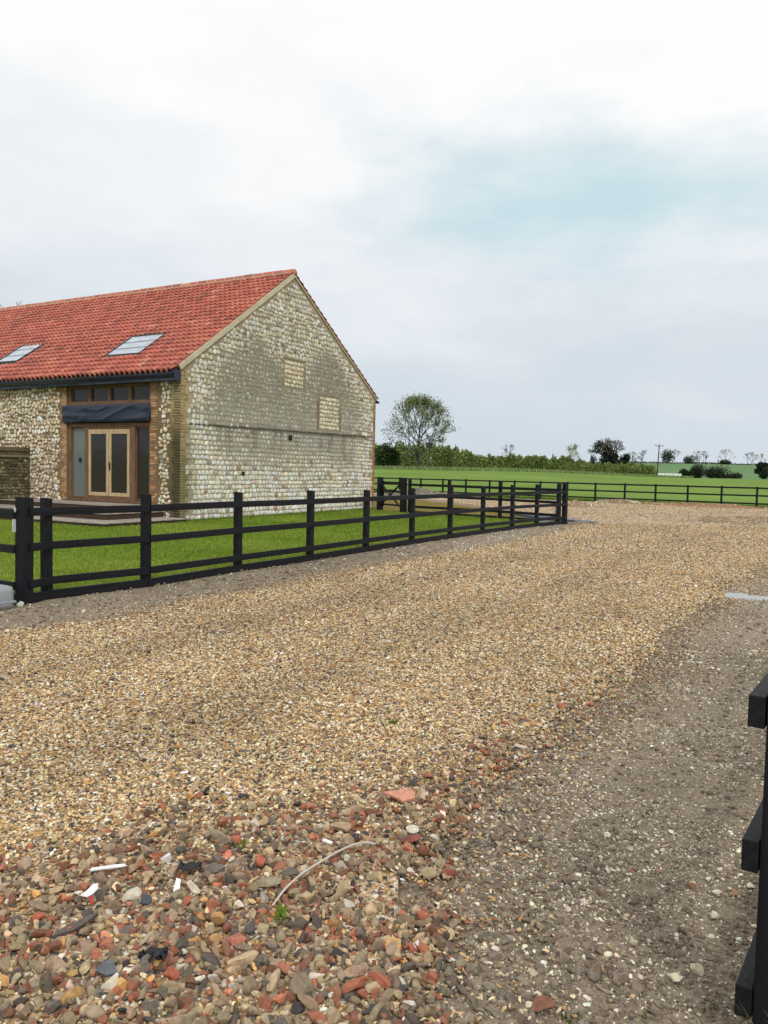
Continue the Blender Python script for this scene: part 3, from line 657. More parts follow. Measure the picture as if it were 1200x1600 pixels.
# local frame: x along the gable, y along the front wall, front wall faces -x, gable faces -y
def gable_top(x): return np.where(x < AX, ZL + (ZA - ZL) * x / AX, ZA + (ZR - ZA) * (x - AX) / (L - AX))
OLD = [(.25, 3.2), (.95, 3.55), (1.1, 4.15), (2.48, 5.62), (2.95, 5.75), (3.25, 5.40), (4.3, 5.15), (4.45, 4.3), (5.5, 4.3), (5.72, 4.85), (6.6, 5.75), (7.0, 5.95), (7.5, 5.55), (9.45, 3.9), (9.6, 2.92), (9.1, 2.6), (9.0, 1.5), (7.4, 1.35), (6.2, 1.5), (4.8, 1.15), (3.2, 1.25), (1.7, 1.6), (1.2, 2.2), (.7, 2.75)]
OLD = [(a * 1.018 + .32, b * 1.01) for a, b in OLD]
W1 = (4.84, 5.93, 4.33, 5.24); W2 = (6.97, 8.26, 3.02, 4.20)
FRAME = (1.16, 4.73, .46, 4.02)
def stain(x, z):
    """0..1 grey weathering, dark band, green algae: marks the wall itself carries"""
    n = fbm(x * 1.1, z * 1.1, 61, 4); a, b = rag(x, z, .35, 1.6, 71)
    old = np.mean([inside(OLD, *rag(x + .16 * math.cos(q), z + .16 * math.sin(q), .30 + .06 * j, 1.3 + .5 * j, 71 + 3 * j)) for j, q in enumerate((0, 1.3, 2.6, 3.9, 5.2))], axis=0) * np.where(z > 2.8, .92, sstep(1.2, 2.5, z + (n - .5)) * .8)
    line = 2.79 + .012 * x
    band = np.exp(-((z - line + .03) / .055) ** 2) * (.6 + .5 * vnoise(x * 3, z, 5))
    drip = sstep(.42, .62, vnoise(x * 5.5, z * .5, 91)) * sstep(1.5, 2.8, z) * (z < line) * .5 * sstep(.6, 2, x)
    return old, np.clip(band + drip, 0, 1), n
def gable_colour(x, z, base, old_c, dark_c):
    o_, b_, n_ = stain(x, z)
    c = base * (.84 + .34 * n_)[:, None] * (1 + .12 * sstep(1.6, .6, z))[:, None]; c = np.minimum(c, .8); k = (o_ * np.clip(.1 + 1.1 * n_ + .5 * (fbm(x * 5, z * 5, 17, 3) - .5), .15, .92))[:, None]; c = c * (1 - k) + old_c * k
    k = np.clip(b_ * .8, 0, .85)[:, None]; c = c * (1 - k) + dark_c * k
    up = sstep(2.9, 4.6, z)[:, None]; c = c * (1 - up * np.array([.15, .16, .19]))
    al = (sstep(.9, .15, x) * sstep(3.0, 1.2, z) * (.3 + .8 * fbm(x * 4, z * 2, 33, 3)))[:, None] * .8
    c = c * (1 - al) + lin((120, 114, 84)) * al
    q = (sstep(.36, .28, x) * sstep(2.3, 3.4, z))[:, None]; return c * (1 - q) + lin((186, 170, 134)) * q
wall = MB()
# mortar faces as grids so that they carry the stains
def grid2(fn, x0, x1, z0, z1, nx_, nz_): 
    u, v = np.meshgrid(np.linspace(0, 1, nx_), np.linspace(0, 1, nz_)); idx = np.arange(nx_ * nz_).reshape(nz_, nx_)
    qf = np.stack([idx[:-1, :-1], idx[:-1, 1:], idx[1:, 1:], idx[1:, :-1]], -1).reshape(-1, 4); return u.ravel(), v.ravel(), qf
u, v, qf = grid2(None, 0, 0, 0, 0, 150, 110); gx = u * L; gzv = -.3 + v * (gable_top(gx) + .3)
gc = gable_colour(gx, gzv, lin((178, 165, 142)), lin((154, 150, 138)), lin((94, 91, 84)))
wall.add(np.c_[gx, 0 * gx, gzv], [qf], gc, 0)
wall.add(np.c_[gx, 0 * gx + BL, gzv], [qf[:, ::-1]], lin((170, 155, 125)), 0)
def quad(mb, p, col, mi=0): mb.add(p, [np.array([[0, 1, 2, 3]])], col, mi)
fc = lin((132, 112, 86)); f0_, f1_, fz0, fz1 = FRAME
u, v, qf = grid2(None, 0, 0, 0, 0, 160, 50)
def front_sheet(y0, y1, z0, z1):
    u, v, qf = grid2(None, 0, 0, 0, 0, max(4, int((y1 - y0) / .12)), max(4, int((z1 - z0) / .12))); y = y0 + u * (y1 - y0); z = z0 + v * (z1 - z0)
    al = (sstep(1.0, .2, y) * sstep(3.2, 1.6, z) * (.4 + .6 * fbm(y * 4, z * 2, 36, 3)))[:, None] * .8
    c = fc * (.8 + .4 * fbm(y * 1.3, z * 1.3, 44, 4))[:, None]; c = c * (1 - al) + lin((72, 74, 48)) * al; q = (sstep(.36, .28, y) * sstep(2.3, 3.4, z))[:, None]; c = c * (1 - q) + lin((176, 160, 124)) * q
    wall.add(np.c_[0 * y, y, z], [qf[:, ::-1]], c, 0)
front_sheet(0, f0_, -.3, ZL); front_sheet(f1_, BL, -.3, ZL); front_sheet(f0_, f1_, -.3, fz0); front_sheet(f0_, f1_, fz1, ZL)
for (y_, s_) in ((f0_, 1), (f1_, -1)): quad(wall, [(0, y_, fz0), (.35, y_, fz0), (.35, y_, fz1), (0, y_, fz1)][::s_], fc)
quad(wall, [(0, f0_, fz1), (.35, f0_, fz1), (.35, f1_, fz1), (0, f1_, fz1)], fc); quad(wall, [(0, f0_, fz0), (0, f1_, fz0), (.35, f1_, fz0), (.35, f0_, fz0)], fc)
quad(wall, [(L, 0, -.3), (L, BL, -.3), (L, BL, ZR), (L, 0, ZR)], fc)
# flints: coursed cobbles on the gable
HT = templates(2, 40, 7, .48, .88, .03, rng)
def lay(mb, a, z, w_, h_, dep, cols, axis, tilt):
    n = len(a); k = rng.integers(0, len(HT), n); s = np.stack([w_ * .53, dep, h_ * .53], -1)
    v = HT[k].copy(); v = np.sign(v) * np.abs(v) ** .72
    v = v * s[:, None, :]; c_, s_ = np.cos(tilt)[:, None], np.sin(tilt)[:, None]
    vx = v[..., 0] * c_ - v[..., 2] * s_; vz = v[..., 0] * s_ + v[..., 2] * c_; vy = v[..., 1]
    if axis == 'g': P = np.stack([a[:, None] + vx, -vy * 0 + vy, z[:, None] + vz], -1)
    else: P = np.stack([vy, a[:, None] + vx, z[:, None] + vz], -1)
    F = (np.arange(n)[:, None, None] * HT.shape[1] + ICO[2][1][None]).reshape(-1, 3)
    mb.add(P.reshape(-1, 3), [F], np.repeat(cols, HT.shape[1], 0), 1)
ax, az, aw, ah = [], [], [], []
z = .04
while z < ZA:
    hrow = rng.uniform(.115, .145) if z < 2.8 else rng.uniform(.10, .16)
    x = rng.uniform(.02, .1)
    while x < L:
        w_ = rng.uniform(.10, .21); ax.append(x + w_ / 2); az.append(z + hrow / 2); aw.append(w_); ah.append(hrow); x += w_ + .016
    z += hrow + .014
ax, az, aw, ah = map(np.array, (ax, az, aw, ah)); az = az + .02 * (vnoise(ax * 1.5, az * .6, 14) - .5) * 2 + rng.normal(0, .018, len(az)) * sstep(2.5, 3.5, az)
def out(r_, x, z, m=0): return ~((x > r_[0] - m) & (x < r_[1] + m) & (z > r_[2] - m) & (z < r_[3] + m))
tooth = lambda z: .30 + .10 * ((np.floor(z / .225) % 2) * 2 - 1)
k = (az + ah * .6 < gable_top(ax) - .13) & (ax - aw / 2 > tooth(az)) & (ax + aw / 2 < L - .13 - .06 * (np.floor(az / .225) % 2)) & out((W1[0] - .02, W1[1] + .02, W1[2] - .02, W1[3] + .02), ax, az, .10) & out((5.12, 5.28, 2.55, 2.72), ax, az, .07) & out((2.67, 2.80, 1.34, 1.46), ax, az, .05) & out((W2[0], W2[1], W2[2], W2[3]), ax, az, .17)
k &= ~(np.abs(az - 2.79 - .012 * ax) < .05)
ax, az, aw, ah = ax[k], az[k], aw[k], ah[k]; n = len(ax)
base = pick([(46, (240, 233, 217)), (26, (227, 217, 196)), (12, (207, 194, 170)), (7, (176, 169, 158)), (8, (242, 239, 232)), (3, (166, 140, 116))], n, rng, .10)
o_, b_, n_ = stain(ax, az); sm = 1 - .85 * o_ * (n_ > .36)
cols = gable_colour(ax, az, base, lin((152, 147, 133)), lin((98, 95, 86)))
mixw = (rng.random(n) < .24)[:, None]; cols = np.where(mixw, cols * .6 + base * .36, cols) * np.exp(rng.normal(0, .09, (n, 1)))
lay(wall, ax, az, aw * rng.uniform(.94, 1.10, n) * (.66 + .34 * sm), ah * rng.uniform(.92, 1.10, n) * (.66 + .34 * sm), .030 * (.35 + .65 * sm) * rng.uniform(.7, 1.2, n), cols, 'g', rng.normal(0, .10, n) + .25 * rng.normal(size=n) * (az > 3))
# infill of the two blocked windows
for W_ in (W1, W2):
    z = W_[2] + .01
    X_, Z_, Wd, Hd = [], [], [], []
    while z < W_[3] - .09:
        h_ = rng.uniform(.11, .15); x = W_[0] + .01
        while x < W_[1] - .07:
            w_ = min(rng.uniform(.1, .19), W_[1] - x); X_.append(x + w_ / 2); Z_.append(z + h_ / 2); Wd.append(w_); Hd.append(h_); x += w_ + .01
        z += h_ + .01
    X_, Z_, Wd, Hd = map(np.array, (X_, Z_, Wd, Hd)); n = len(X_)
    lay(wall, X_, Z_, Wd, Hd, np.full(n, .034), pick([(3, (222, 211, 184)), (2, (204, 191, 162)), (1, (228, 219, 198))], n, rng, .07), 'g', rng.normal(0, .1, n))
# random rubble flint on the front wall
ax, az, aw, ah = [], [], [], []
z = -.05
while z < ZL + .05:
    hrow = rng.uniform(.10, .15); x = rng.uniform(.0, .1)
    while x < BL:
        w_ = rng.uniform(.08, .20) if x < 12 else rng.uniform(.14, .26); ax.append(x + w_ / 2); az.append(z + hrow / 2); aw.append(w_); ah.append(hrow); x += w_ + .008
    z += hrow * .94
ax, az, aw, ah = map(np.array, (ax, az, aw, ah)); n = len(ax)
az = az + .05 * (vnoise(ax * 2.5, az * 1.2, 15) - .5) * 2 + rng.normal(0, .02, n)
k = (az < ZL - .08) & (ax - aw / 2 > .30 + .07 * (np.floor(az / .225) % 2)) & ~((ax + aw / 2 > f0_ - .30 - .06 * (np.floor(az / .225) % 2)) & (ax - aw / 2 < f1_ + .24 + .06 * (np.floor(az / .225) % 2)))
ax, az, aw, ah = ax[k], az[k], aw[k], ah[k]; n = len(ax)
cols = pick([(42, (226, 214, 190)), (30, (208, 192, 162)), (14, (184, 165, 136)), (6, (164, 155, 144)), (8, (243, 239, 230)), (2, (158, 130, 102))], n, rng, .11) * (.84 + .3 * fbm(ax * 1.2, az * 1.2, 66, 3))[:, None]
lay(wall, ax, az, aw * rng.uniform(.84, 1.04, n), ah * rng.uniform(.78, 1.05, n), .034 * rng.uniform(.7, 1.3, n), cols, 'f', rng.normal(0, .35, n))
wall.obj('wall', [M_mortar, M_flint], barn)

# brick dressings
def bricks(mb, axis, a0f, a1f, z0, z1, colfn, proud=.012, bh=.062):
    """courses of separate bricks between the two edge functions"""
    z = z0; i = 0
    while z + .062 <= z1:
        a0, a1 = a0f(i, z), a1f(i, z); a = a0; first = True
        while a < a1 - .03:
            l_ = (.105 if (first and i % 2) else .215); l_ = min(l_, a1 - a)
            if a1 - (a + l_) < .05: l_ = a1 - a
            c = colfn((a + a + l_) / 2, z); d = proud + rng.normal(0, .002); r_ = rng.normal(0, .002)
            if axis == 'g': bbox(mb, a + l_ / 2, (-d + .04) / 2, z + .031 + r_, l_ - .012, d + .04, bh, .005, c)
            else: bbox(mb, (-d + .04) / 2, a + l_ / 2, z + .031 + r_, d + .04, l_ - .012, bh, .005, c)
            a += l_; first = False
        z += .075; i += 1
BP = [(40, (178, 142, 104)), (28, (192, 160, 120)), (12, (160, 112, 84)), (12, (148, 124, 98)), (5, (170, 104, 76))]
def bcol(a, z): return pick(BP, 1, rng, .10)[0]
def corner_col(a, z):
    c = pick([(5, (150, 130, 94)), (3, (136, 116, 84)), (2, (120, 108, 84))], 1, rng, .08)[0]
    g_ = float(sstep(2.9, 2.0, z) * (.75 + .5 * vnoise(a * 6, z * 3, 8))); g_ = min(g_, .9)
    d_ = float(.45 * sstep(4.2, 3.0, z)); c = c * (1 - d_) + lin((92, 82, 56)) * d_
    return c * (1 - g_) + lin((58, 62, 44)) * g_
def gcorner_col(a, z):
    c = pick([(5, (172, 148, 104)), (3, (158, 128, 88)), (2, (140, 116, 84))], 1, rng, .09)[0]; g_ = float(min(.75, sstep(2.6, 1.2, z) * (.4 + .8 * vnoise(a * 6, z * 2, 9))))
    return c * (1 - g_) + lin((104, 102, 60)) * g_
cq = MB()
bricks(cq, 'f', lambda i, z: -.007, lambda i, z: .245 + (.07 if int(z / .225) % 2 else 0), -.1, ZL - .02, corner_col, .006, .050)
bricks(cq, 'g', lambda i, z: .0, lambda i, z: .215 + (.10 if int(z / .225) % 2 else 0), -.1, ZL + .1, gcorner_col, .006, .052)
cq.obj('corner_quoin', M_brick, barn)
q2 = MB(); bricks(q2, 'g', lambda i, z: L - .12 - (.06 if int(z / .225) % 2 else 0), lambda i, z: L + .012, -.1, ZR - .06, lambda a, z: pick([(3, (164, 112, 78)), (2, (150, 92, 64)), (2, (176, 146, 110))], 1, rng, .1)[0]); q2.obj('corner_quoin', M_brick, barn)
q3 = MB(); bricks(q3, 'f', lambda i, z: f0_ - .24 - (.05 if int(z / .225) % 2 else 0), lambda i, z: f0_ - .002, -.1, ZL - .05, lambda a, z: pick([(4, (174, 134, 98)), (3, (158, 106, 78)), (3, (188, 158, 116)), (2, (138, 114, 92))], 1, rng, .12)[0]); q3.obj('door_jamb_brickwork', M_brick, barn)
q4 = MB(); bricks(q4, 'f', lambda i, z: f1_ + .002, lambda i, z: f1_ + .20 + (.06 if int(z / .225) % 2 else 0), -.1, ZL - .05, bcol); q4.obj('door_jamb_brickwork', M_brick, barn)
def jamb(a0, a1, z0, z1, pal, name='window_jamb'):
    m = MB(); bricks(m, 'g', lambda i, z: a0, lambda i, z: a1, z0, z1, lambda a, z: pick(pal, 1, rng, .1)[0]); m.obj(name, M_brick, barn)
jamb(W2[0] - .17, W2[0] - .04, W2[2], W2[3], [(2, (148, 106, 86)), (1, (136, 100, 84)), (1, (134, 120, 104))])
jamb(W2[1] + .03, W2[1] + .16, W2[2], W2[3] - .25, [(1, (154, 126, 102)), (1, (146, 136, 118))])
m = MB()
for k_ in range(9): bbox(m, W2[0] - .08 + k_ * .165, .012, W2[3] + .08, .14, .05, .075, .005, pick([(1, (154, 118, 96)), (1, (150, 140, 120))], 1, rng, .1)[0])
m.obj('window_lintel', M_brick, barn)
jamb(W1[0] - .14, W1[0] - .015, W1[2], W1[3], [(2, (168, 154, 126)), (1, (156, 142, 114))]); jamb(W1[1] + .02, W1[1] + .14, W1[2], W1[3], [(2, (164, 150, 122)), (1, (154, 140, 114))])
m = MB(); bbox(m, (W1[0] + W1[1]) / 2, .012, W1[3] + .07, 1.4, .06, .08, .008, lin((156, 144, 118))); m.obj('window_lintel', M_mortar, barn)
st = MB(); xs = np.linspace(.32, L - .2, 60)     # projecting string line where old render stopped
top_ = 2.81 + .012 * xs; n = len(xs); pv = np.r_[np.c_[xs, 0 * xs + .01, top_ + .03], np.c_[xs, -.022 + .006 * rng.normal(size=n), top_ + .012], np.c_[xs, -.016 + .004 * rng.normal(size=n), top_ - .02], np.c_[xs, 0 * xs + .01, top_ - .03]]
i = np.arange(n - 1); st.add(pv, [np.concatenate([np.stack([i + k_ * n, i + (k_ + 1) * n, i + 1 + (k_ + 1) * n, i + 1 + k_ * n], 1) for k_ in range(3)])], lin((112, 104, 88)) * (.75 + .5 * rng.random((4 * n, 1)))); st.obj('render_ledge', M_mortar, barn)
for (x0, x1, z0, z1) in ((5.12, 5.28, 2.55, 2.72), (2.68, 2.79, 1.35, 1.45)):
    m = MB(); bbox(m, (x0 + x1) / 2, -.018, (z0 + z1) / 2, x1 - x0, .05, z1 - z0, .006, lin((26, 26, 26))); m.obj('painted_vent_hole', M_paint, barn)  # solid near-black block, its colour stands for the shade inside a wall hole

# pantile roof
SK = [(.56, 1.64, 2.20, 3.66), (.68, 1.82, 8.05, 9.2)]
PT = np.linspace(0, 1, 9); PROF = .074 * (np.sin(PT * 2 * math.pi - .5) * .75 + .25 * np.sin(PT * 4 * math.pi + .8)) 
def tile_slope(mb, x0, z0, x1, z1, y0, y1, sgn, skip=()):
    dx, dz = x1 - x0, z1 - z0; SL = math.hypot(dx, dz); ux, uz = dx / SL, dz / SL; nx_, nz_ = -uz * sgn, abs(ux)
    if sgn < 0: nx_ = uz
    rows = int(round(SL / .285)); ex = SL / rows; tw = .205; nc = int((y1 - y0) / tw); tw = (y1 - y0) / nc
    V = []; Cc = []
    pal = [(40, (182, 104, 86)), (30, (172, 95, 79)), (14, (190, 114, 95)), (11, (158, 88, 76)), (3, (140, 86, 78)), (2, (198, 132, 110))]
    for r_ in range(rows):
        for c_ in range(nc):
            s0 = r_ * ex - .045; s1 = (r_ + 1) * ex + .03; yc = y0 + c_ * tw
            xm = x0 + ux * (s0 + s1) / 2
            if any(a < xm < b and c < yc + tw / 2 < d for a, b, c, d in skip): continue
            l0, l1 = .060 + rng.normal(0, .004), .002; ys_ = yc + PT * tw * 1.03; jy = rng.normal(0, .003)
            def P(s, h): return np.c_[x0 + ux * s + nx_ * (PROF + h), ys_ + jy, z0 + uz * s + nz_ * (PROF + h)]
            V.append(np.r_[P(s0, l0 - .055), P(s0, l0), P(s1, l1)])
            Cc.append(None)
    n = len(V); V = np.array(V); cols = pick(pal, n, rng, .085)
    yc = V[:, 0, 1]; xc = V[:, 0, 0]; cols *= (.92 + .16 * fbm(yc * .5, xc * .9, 19, 3))[:, None]
    k = len(PT); i = np.arange(k - 1); qf = np.concatenate([np.stack([i + j * k, i + 1 + j * k, i + 1 + (j + 1) * k, i + (j + 1) * k], 1) for j in range(2)])
    F = (np.arange(n)[:, None, None] * 3 * k + qf[None]).reshape(-1, 4)
    mb.add(V.reshape(-1, 3), [F], np.repeat(cols, 3 * k, 0))
roof = MB()
sl = (ZA - ZL) / AX; sr = (ZR - ZA) / (L - AX)
# underlay boards
for (x0, z0, x1, z1) in ((-.30, ZL - .30 * sl, AX, ZA), (L + .12, ZR + .12 * sr, AX, ZA)):
    roof.add([(x0, .012, z0), (x0, BL, z0), (x1, BL, z1), (x1, .012, z1), (x0, .012, z0 + .05), (x0, BL, z0 + .05), (x1, BL, z1 + .05), (x1, .012, z1 + .05)], [BOXF], lin((120, 60, 48)))
tile_slope(roof, -.34, ZL - .34 * sl + .095, AX - .02, ZA + .08, -.03, BL, 1, SK)
tile_slope(roof, L + .16, ZR + .16 * sr + .10, AX + .02, ZA + .08, -.03, BL, -1)
rf = roof.obj('roof', M_tile, barn, False)
rdg = MB(); t = np.linspace(-.25, math.pi + .25, 9); y = -.05
while y < BL:
    l_ = .42; c = pick([(3, (190, 112, 94)), (2, (168, 100, 86)), (1, (204, 132, 108))], 1, rng, .08)[0]; dz_ = rng.normal(0, .006)
    for (ya, yb, r_, cc) in ((y, y + l_ - .03, .15, c), (y + l_ - .03, y + l_, .158, lin((196, 178, 150)))):
        ring = lambda yy: np.c_[AX + r_ * np.cos(t), 0 * t + yy, ZA + .08 + dz_ + r_ * .85 * np.sin(t)]
        k = len(t); i = np.arange(k - 1); rdg.add(np.r_[ring(ya), ring(yb)], [np.stack([i, i + 1, i + 1 + k, i + k], 1), np.array([np.arange(k)[::-1]])], cc)
    y += l_
rdg.obj('ridge_tiles', M_tile, rf, True)
bed = MB()
for s_ in (-1, 1): bar(bed, (AX + s_ * .17, 0, ZA + .02 - .10 * (s_ < 0) * sl * 0), (AX + s_ * .17, BL, ZA + .02), .05, .10, .008, lin((198, 182, 154)))
bed.obj('ridge_mortar', M_mortar, rf)
vg = MB(); bar(vg, (-.06, -.012, ZL - .035), (AX, -.012, ZA - .015), .06, .16, .008, lin((206, 193, 168))); bar(vg, (L + .06, -.010, ZR - .03), (AX, -.010, ZA - .0), .06, .07, .008, lin((186, 172, 142)))
vg.obj('verge', M_mortar, rf)
for (a, b, c, d) in SK:
    zc = lambda x: ZL + sl * x + .135
    fr = MB()
    for (p, q_) in (((a, c), (b, c)), ((a, d), (b, d)), ((a, c), (a, d)), ((b, c), (b, d))):
        bar(fr, (p[0], p[1], zc(p[0])), (q_[0], q_[1], zc(q_[0])), .045, .10, .006, lin((62, 66, 72)))
    fo = fr.obj('skylight', M_paint, barn)
    nx_, ny_ = 16, 16; uu, vv = np.meshgrid(np.linspace(a + .03, b - .03, nx_), np.linspace(c + .03, d - .03, ny_)); idx = np.arange(nx_ * ny_).reshape(ny_, nx_)
    qf = np.stack([idx[:-1, :-1], idx[:-1, 1:], idx[1:, 1:], idx[1:, :-1]], -1).reshape(-1, 4)
    zz = ZL + sl * uu + .165 + .012 * (fbm(uu * 5, vv * 1.5, 3, 3) - .5)
    MB().add(np.stack([uu, vv, zz], -1).reshape(-1, 3), [qf]).obj('pane', flat_mat('film_cover', (176, 187, 197), .3, 5, .7, 1.2, .2, .02, .6), fo, True)
    cv = MB()
    for f_ in (.33, .66): bar(cv, (a + f_ * (b - a), c + .04, zc(a + f_ * (b - a)) + .045), (a + (f_ - .03) * (b - a), d - .04, zc(a + (f_ - .03) * (b - a)) + .045), .016, .01, .003, lin((96, 104, 114)))
    cv.obj('batten', M_paint, fo)
# membrane wrapped eaves
u, v, qf = grid2(None, 0, 0, 0, 0, 260, 12); yy = -.02 + u * (BL + .02); n_ = fbm(yy * 1.4, v * 2.5, 12, 4)
prof_x = -.33 + .10 * sstep(.55, .25, v) + .035 * (n_ - .5); zz = 3.96 + v * .30 + .02 * (fbm(yy * .6, v, 2, 2) - .5)
fa = MB().add(np.c_[prof_x, yy, zz], [qf[:, ::-1]]); fa.add([(-.33, -.02, 4.26), (-.23, -.02, 3.96), (.0, -.02, 3.96), (.0, -.02, 4.26)], [np.array([[0, 1, 2, 3]])]); fa.add([(-.23, -.02, 3.965), (-.23, BL, 3.965), (.0, BL, 3.965), (.0, -.02, 3.965)], [np.array([[3, 2, 1, 0]])])
fa.add([(-.34, -.025, 4.262), (-.34, BL, 4.262), (.0, BL, 4.262), (.0, -.025, 4.262)], [np.array([[0, 1, 2, 3]])])
fa.obj('eaves_membrane', M_membrane, barn, True)
m = MB(); tubes(m, [(-.20, .22, 3.93, -.20, .22, 3.86, .05, .05)], 10); m.obj('gutter_outlet', M_membrane, barn)
m = MB(); bar(m, (L + .14, -.08, ZR - .14), (L + .14, BL, ZR - .14), .11, .09, .02); bar(m, (L + .16, -.02, ZR - .10), (L, -.02, ZR - .10), .04, .04); m.obj('gutter', M_membrane, barn)

# glazed timber screen: frame x from .05 to .2 inside the opening
XF = .06
sc = MB()
def fr(y0, y1, z0, z1, d=.14, xo=0): bbox(sc, XF + xo + d / 2, (y0 + y1) / 2, (z0 + z1) / 2, d, y1 - y0, z1 - z0, .006)
y0, y1, z0, z1 = FRAME; y0 += .004; y1 -= .004
fr(y0, y0 + .10, z0 + .09, z1 - .004); fr(y1 - .12, y1, z0 + .09, z1 - .004)         # jambs
fr(y0, y1, z0 + .004, z0 + .088, .22, -.05)                                            # sill
fr(y0 + .102, y1 - .122, z1 - .11, z1 - .004); fr(y0 + .102, y1 - .122, 3.36, 3.48)    # head and transom
fr(y0 + .102, y1 - .122, 2.72, 2.84)
for yc in (2.06, 2.92, 3.78): fr(yc - .05, yc + .05, 3.482, z1 - .112)
fr(1.83, 2.04, z0 + .09, 2.718, .15, -.012); fr(3.83, 3.97, z0 + .09, 2.718, .15, -.012)   # door posts
fr(2.042, 3.828, 2.66, 2.718, .10); fr(2.042, 3.828, z0 + .09, z0 + .17, .10)
sc.obj('timber_screen', M_oak, barn)
for (a, b) in ((1.27, 2.01), (2.11, 2.87), (2.97, 3.73), (3.83, 4.6)):
    f_ = MB()
    for (p, q_) in (((a, 3.49), (b, 3.49)), ((a, 3.89), (b, 3.89)), ((a, 3.49), (a, 3.89)), ((b, 3.49), (b, 3.89))): bar(f_, (XF + .06, p[0], p[1]), (XF + .06, q_[0], q_[1]), .03, .03, .003, up=(1, 0, 0))
    fo = f_.obj('window', M_oak, barn); m = MB(); box(m, XF + .07, XF + .08, a + .01, b - .01, 3.5, 3.88); m.obj('pane', M_glass, fo)
for (a, b, g_) in ((1.27, 1.82, M_glass), (3.98, 4.6, M_glass_b)):
    f_ = MB()
    for (p, q_) in (((a, .58), (b, .58)), ((a, 2.7), (b, 2.7)), ((a, .58), (a, 2.7)), ((b, .58), (b, 2.7))): bar(f_, (XF + .06, p[0], p[1]), (XF + .06, q_[0], q_[1]), .035, .035, .003, up=(1, 0, 0))
    fo = f_.obj('sidelight', M_oak, barn); m = MB(); box(m, XF + .07, XF + .08, a + .01, b - .01, .59, 2.69); m.obj('pane', g_, fo)
    if g_ is M_glass_b: m = MB(); bbox(m, XF + .055, 4.25, 1.72, .04, .09, .12, .006, lin((24, 26, 28))); m.obj('latch_box', M_paint, fo)
for (a, b) in ((2.06, 2.925), (2.945, 3.81)):
    f_ = MB(); zb, zt = z0 + .18, 2.65
    for (ya, yb, za, zb_) in ((a, a + .095, zb, zt), (b - .095, b, zb, zt)): bbox(f_, XF + .02, (ya + yb) / 2, (za + zb_) / 2, .055, yb - ya, zb_ - za, .005)
    for (za, zb_) in ((zb, zb + .11), (zt - .14, zt)): bbox(f_, XF + .02, (a + b) / 2, (za + zb_) / 2, .052, b - a - .192, zb_ - za, .005)
    fo = f_.obj('door', M_pine, barn); m = MB(); box(m, XF + .018, XF + .026, a + .09, b - .09, zb + .105, zt - .135); m.obj('pane', M_glass, fo)
    if a < 2.5:
        m = MB(); bbox(m, XF - .018, b - .05, 1.55, .02, .035, .24, .004, lin((30, 30, 32))); tubes(m, [(XF - .03, b - .05, 1.58, XF - .07, b - .05, 1.58, .01, .01), (XF - .07, b - .05, 1.58, XF - .07, b - .16, 1.58, .01, .009)], 8, lin((30, 30, 32))); m.obj('handle', M_paint, fo)
# membrane wrapped beam above the doors
nu, nv = 70, 16; u, v, qf = grid2(None, 0, 0, 0, 0, nu, nv); yy = 1.12 + u * 3.74; zz = 2.86 + v * .52
w_ = fbm(yy * 1.5 + v * 1.2, v * 3.5 - yy * .35, 9, 4); w2_ = 1 - np.abs(2 * vnoise(yy * 1.1 + v * 1.6, v * 3.2 - yy * .5, 27) - 1)
edge = np.minimum(np.minimum(v, 1 - v) * 8, 1) * np.minimum(np.minimum(u, 1 - u) * 30, 1)
bm_ = MB().add(np.c_[-.075 - edge * (.012 + .03 * (w_ - .5) + .03 * w2_ ** 3), yy, zz], [qf[:, ::-1]])
box(bm_, -.072, .05, 1.13, 4.85, 2.865, 3.375)
bm_.obj('wrapped_beam', M_membrane, barn, True)
# interior back wall so that nothing shows through
# timber steps in front of the doors
dk = empty('timber_steps', (*A0, 0), TH, 'weathered timber steps in three tiers below the barn doors', 'steps')
DC = [(160, 152, 140), (142, 132, 120), (170, 162, 150)]
def tier(x0, y0, x1, y1, z0, z1, nb):
    t_ = MB(); w = (x1 - x0) / nb
    for k_ in range(nb): bbox(t_, x0 + (k_ + .5) * w, (y0 + y1) / 2, z1 - .014, w - .008, y1 - y0, .028, .004, lin(DC[k_ % 3]) * rng.uniform(.85, 1.1))
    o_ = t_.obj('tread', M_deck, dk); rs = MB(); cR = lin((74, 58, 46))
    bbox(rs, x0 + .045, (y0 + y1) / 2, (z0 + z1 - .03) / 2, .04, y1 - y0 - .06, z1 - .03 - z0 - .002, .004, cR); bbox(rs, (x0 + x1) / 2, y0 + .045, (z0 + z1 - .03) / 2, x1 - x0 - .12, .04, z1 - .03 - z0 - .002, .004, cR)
    rs.obj('riser', M_deck, dk)
tier(-2.95, -.35, -.02, 11, -.05, .13, 20); tier(-2.15, .52, -.03, 9.5, .13, .30, 15); tier(-1.15, .95, -.05, 8, .30, .455, 8)

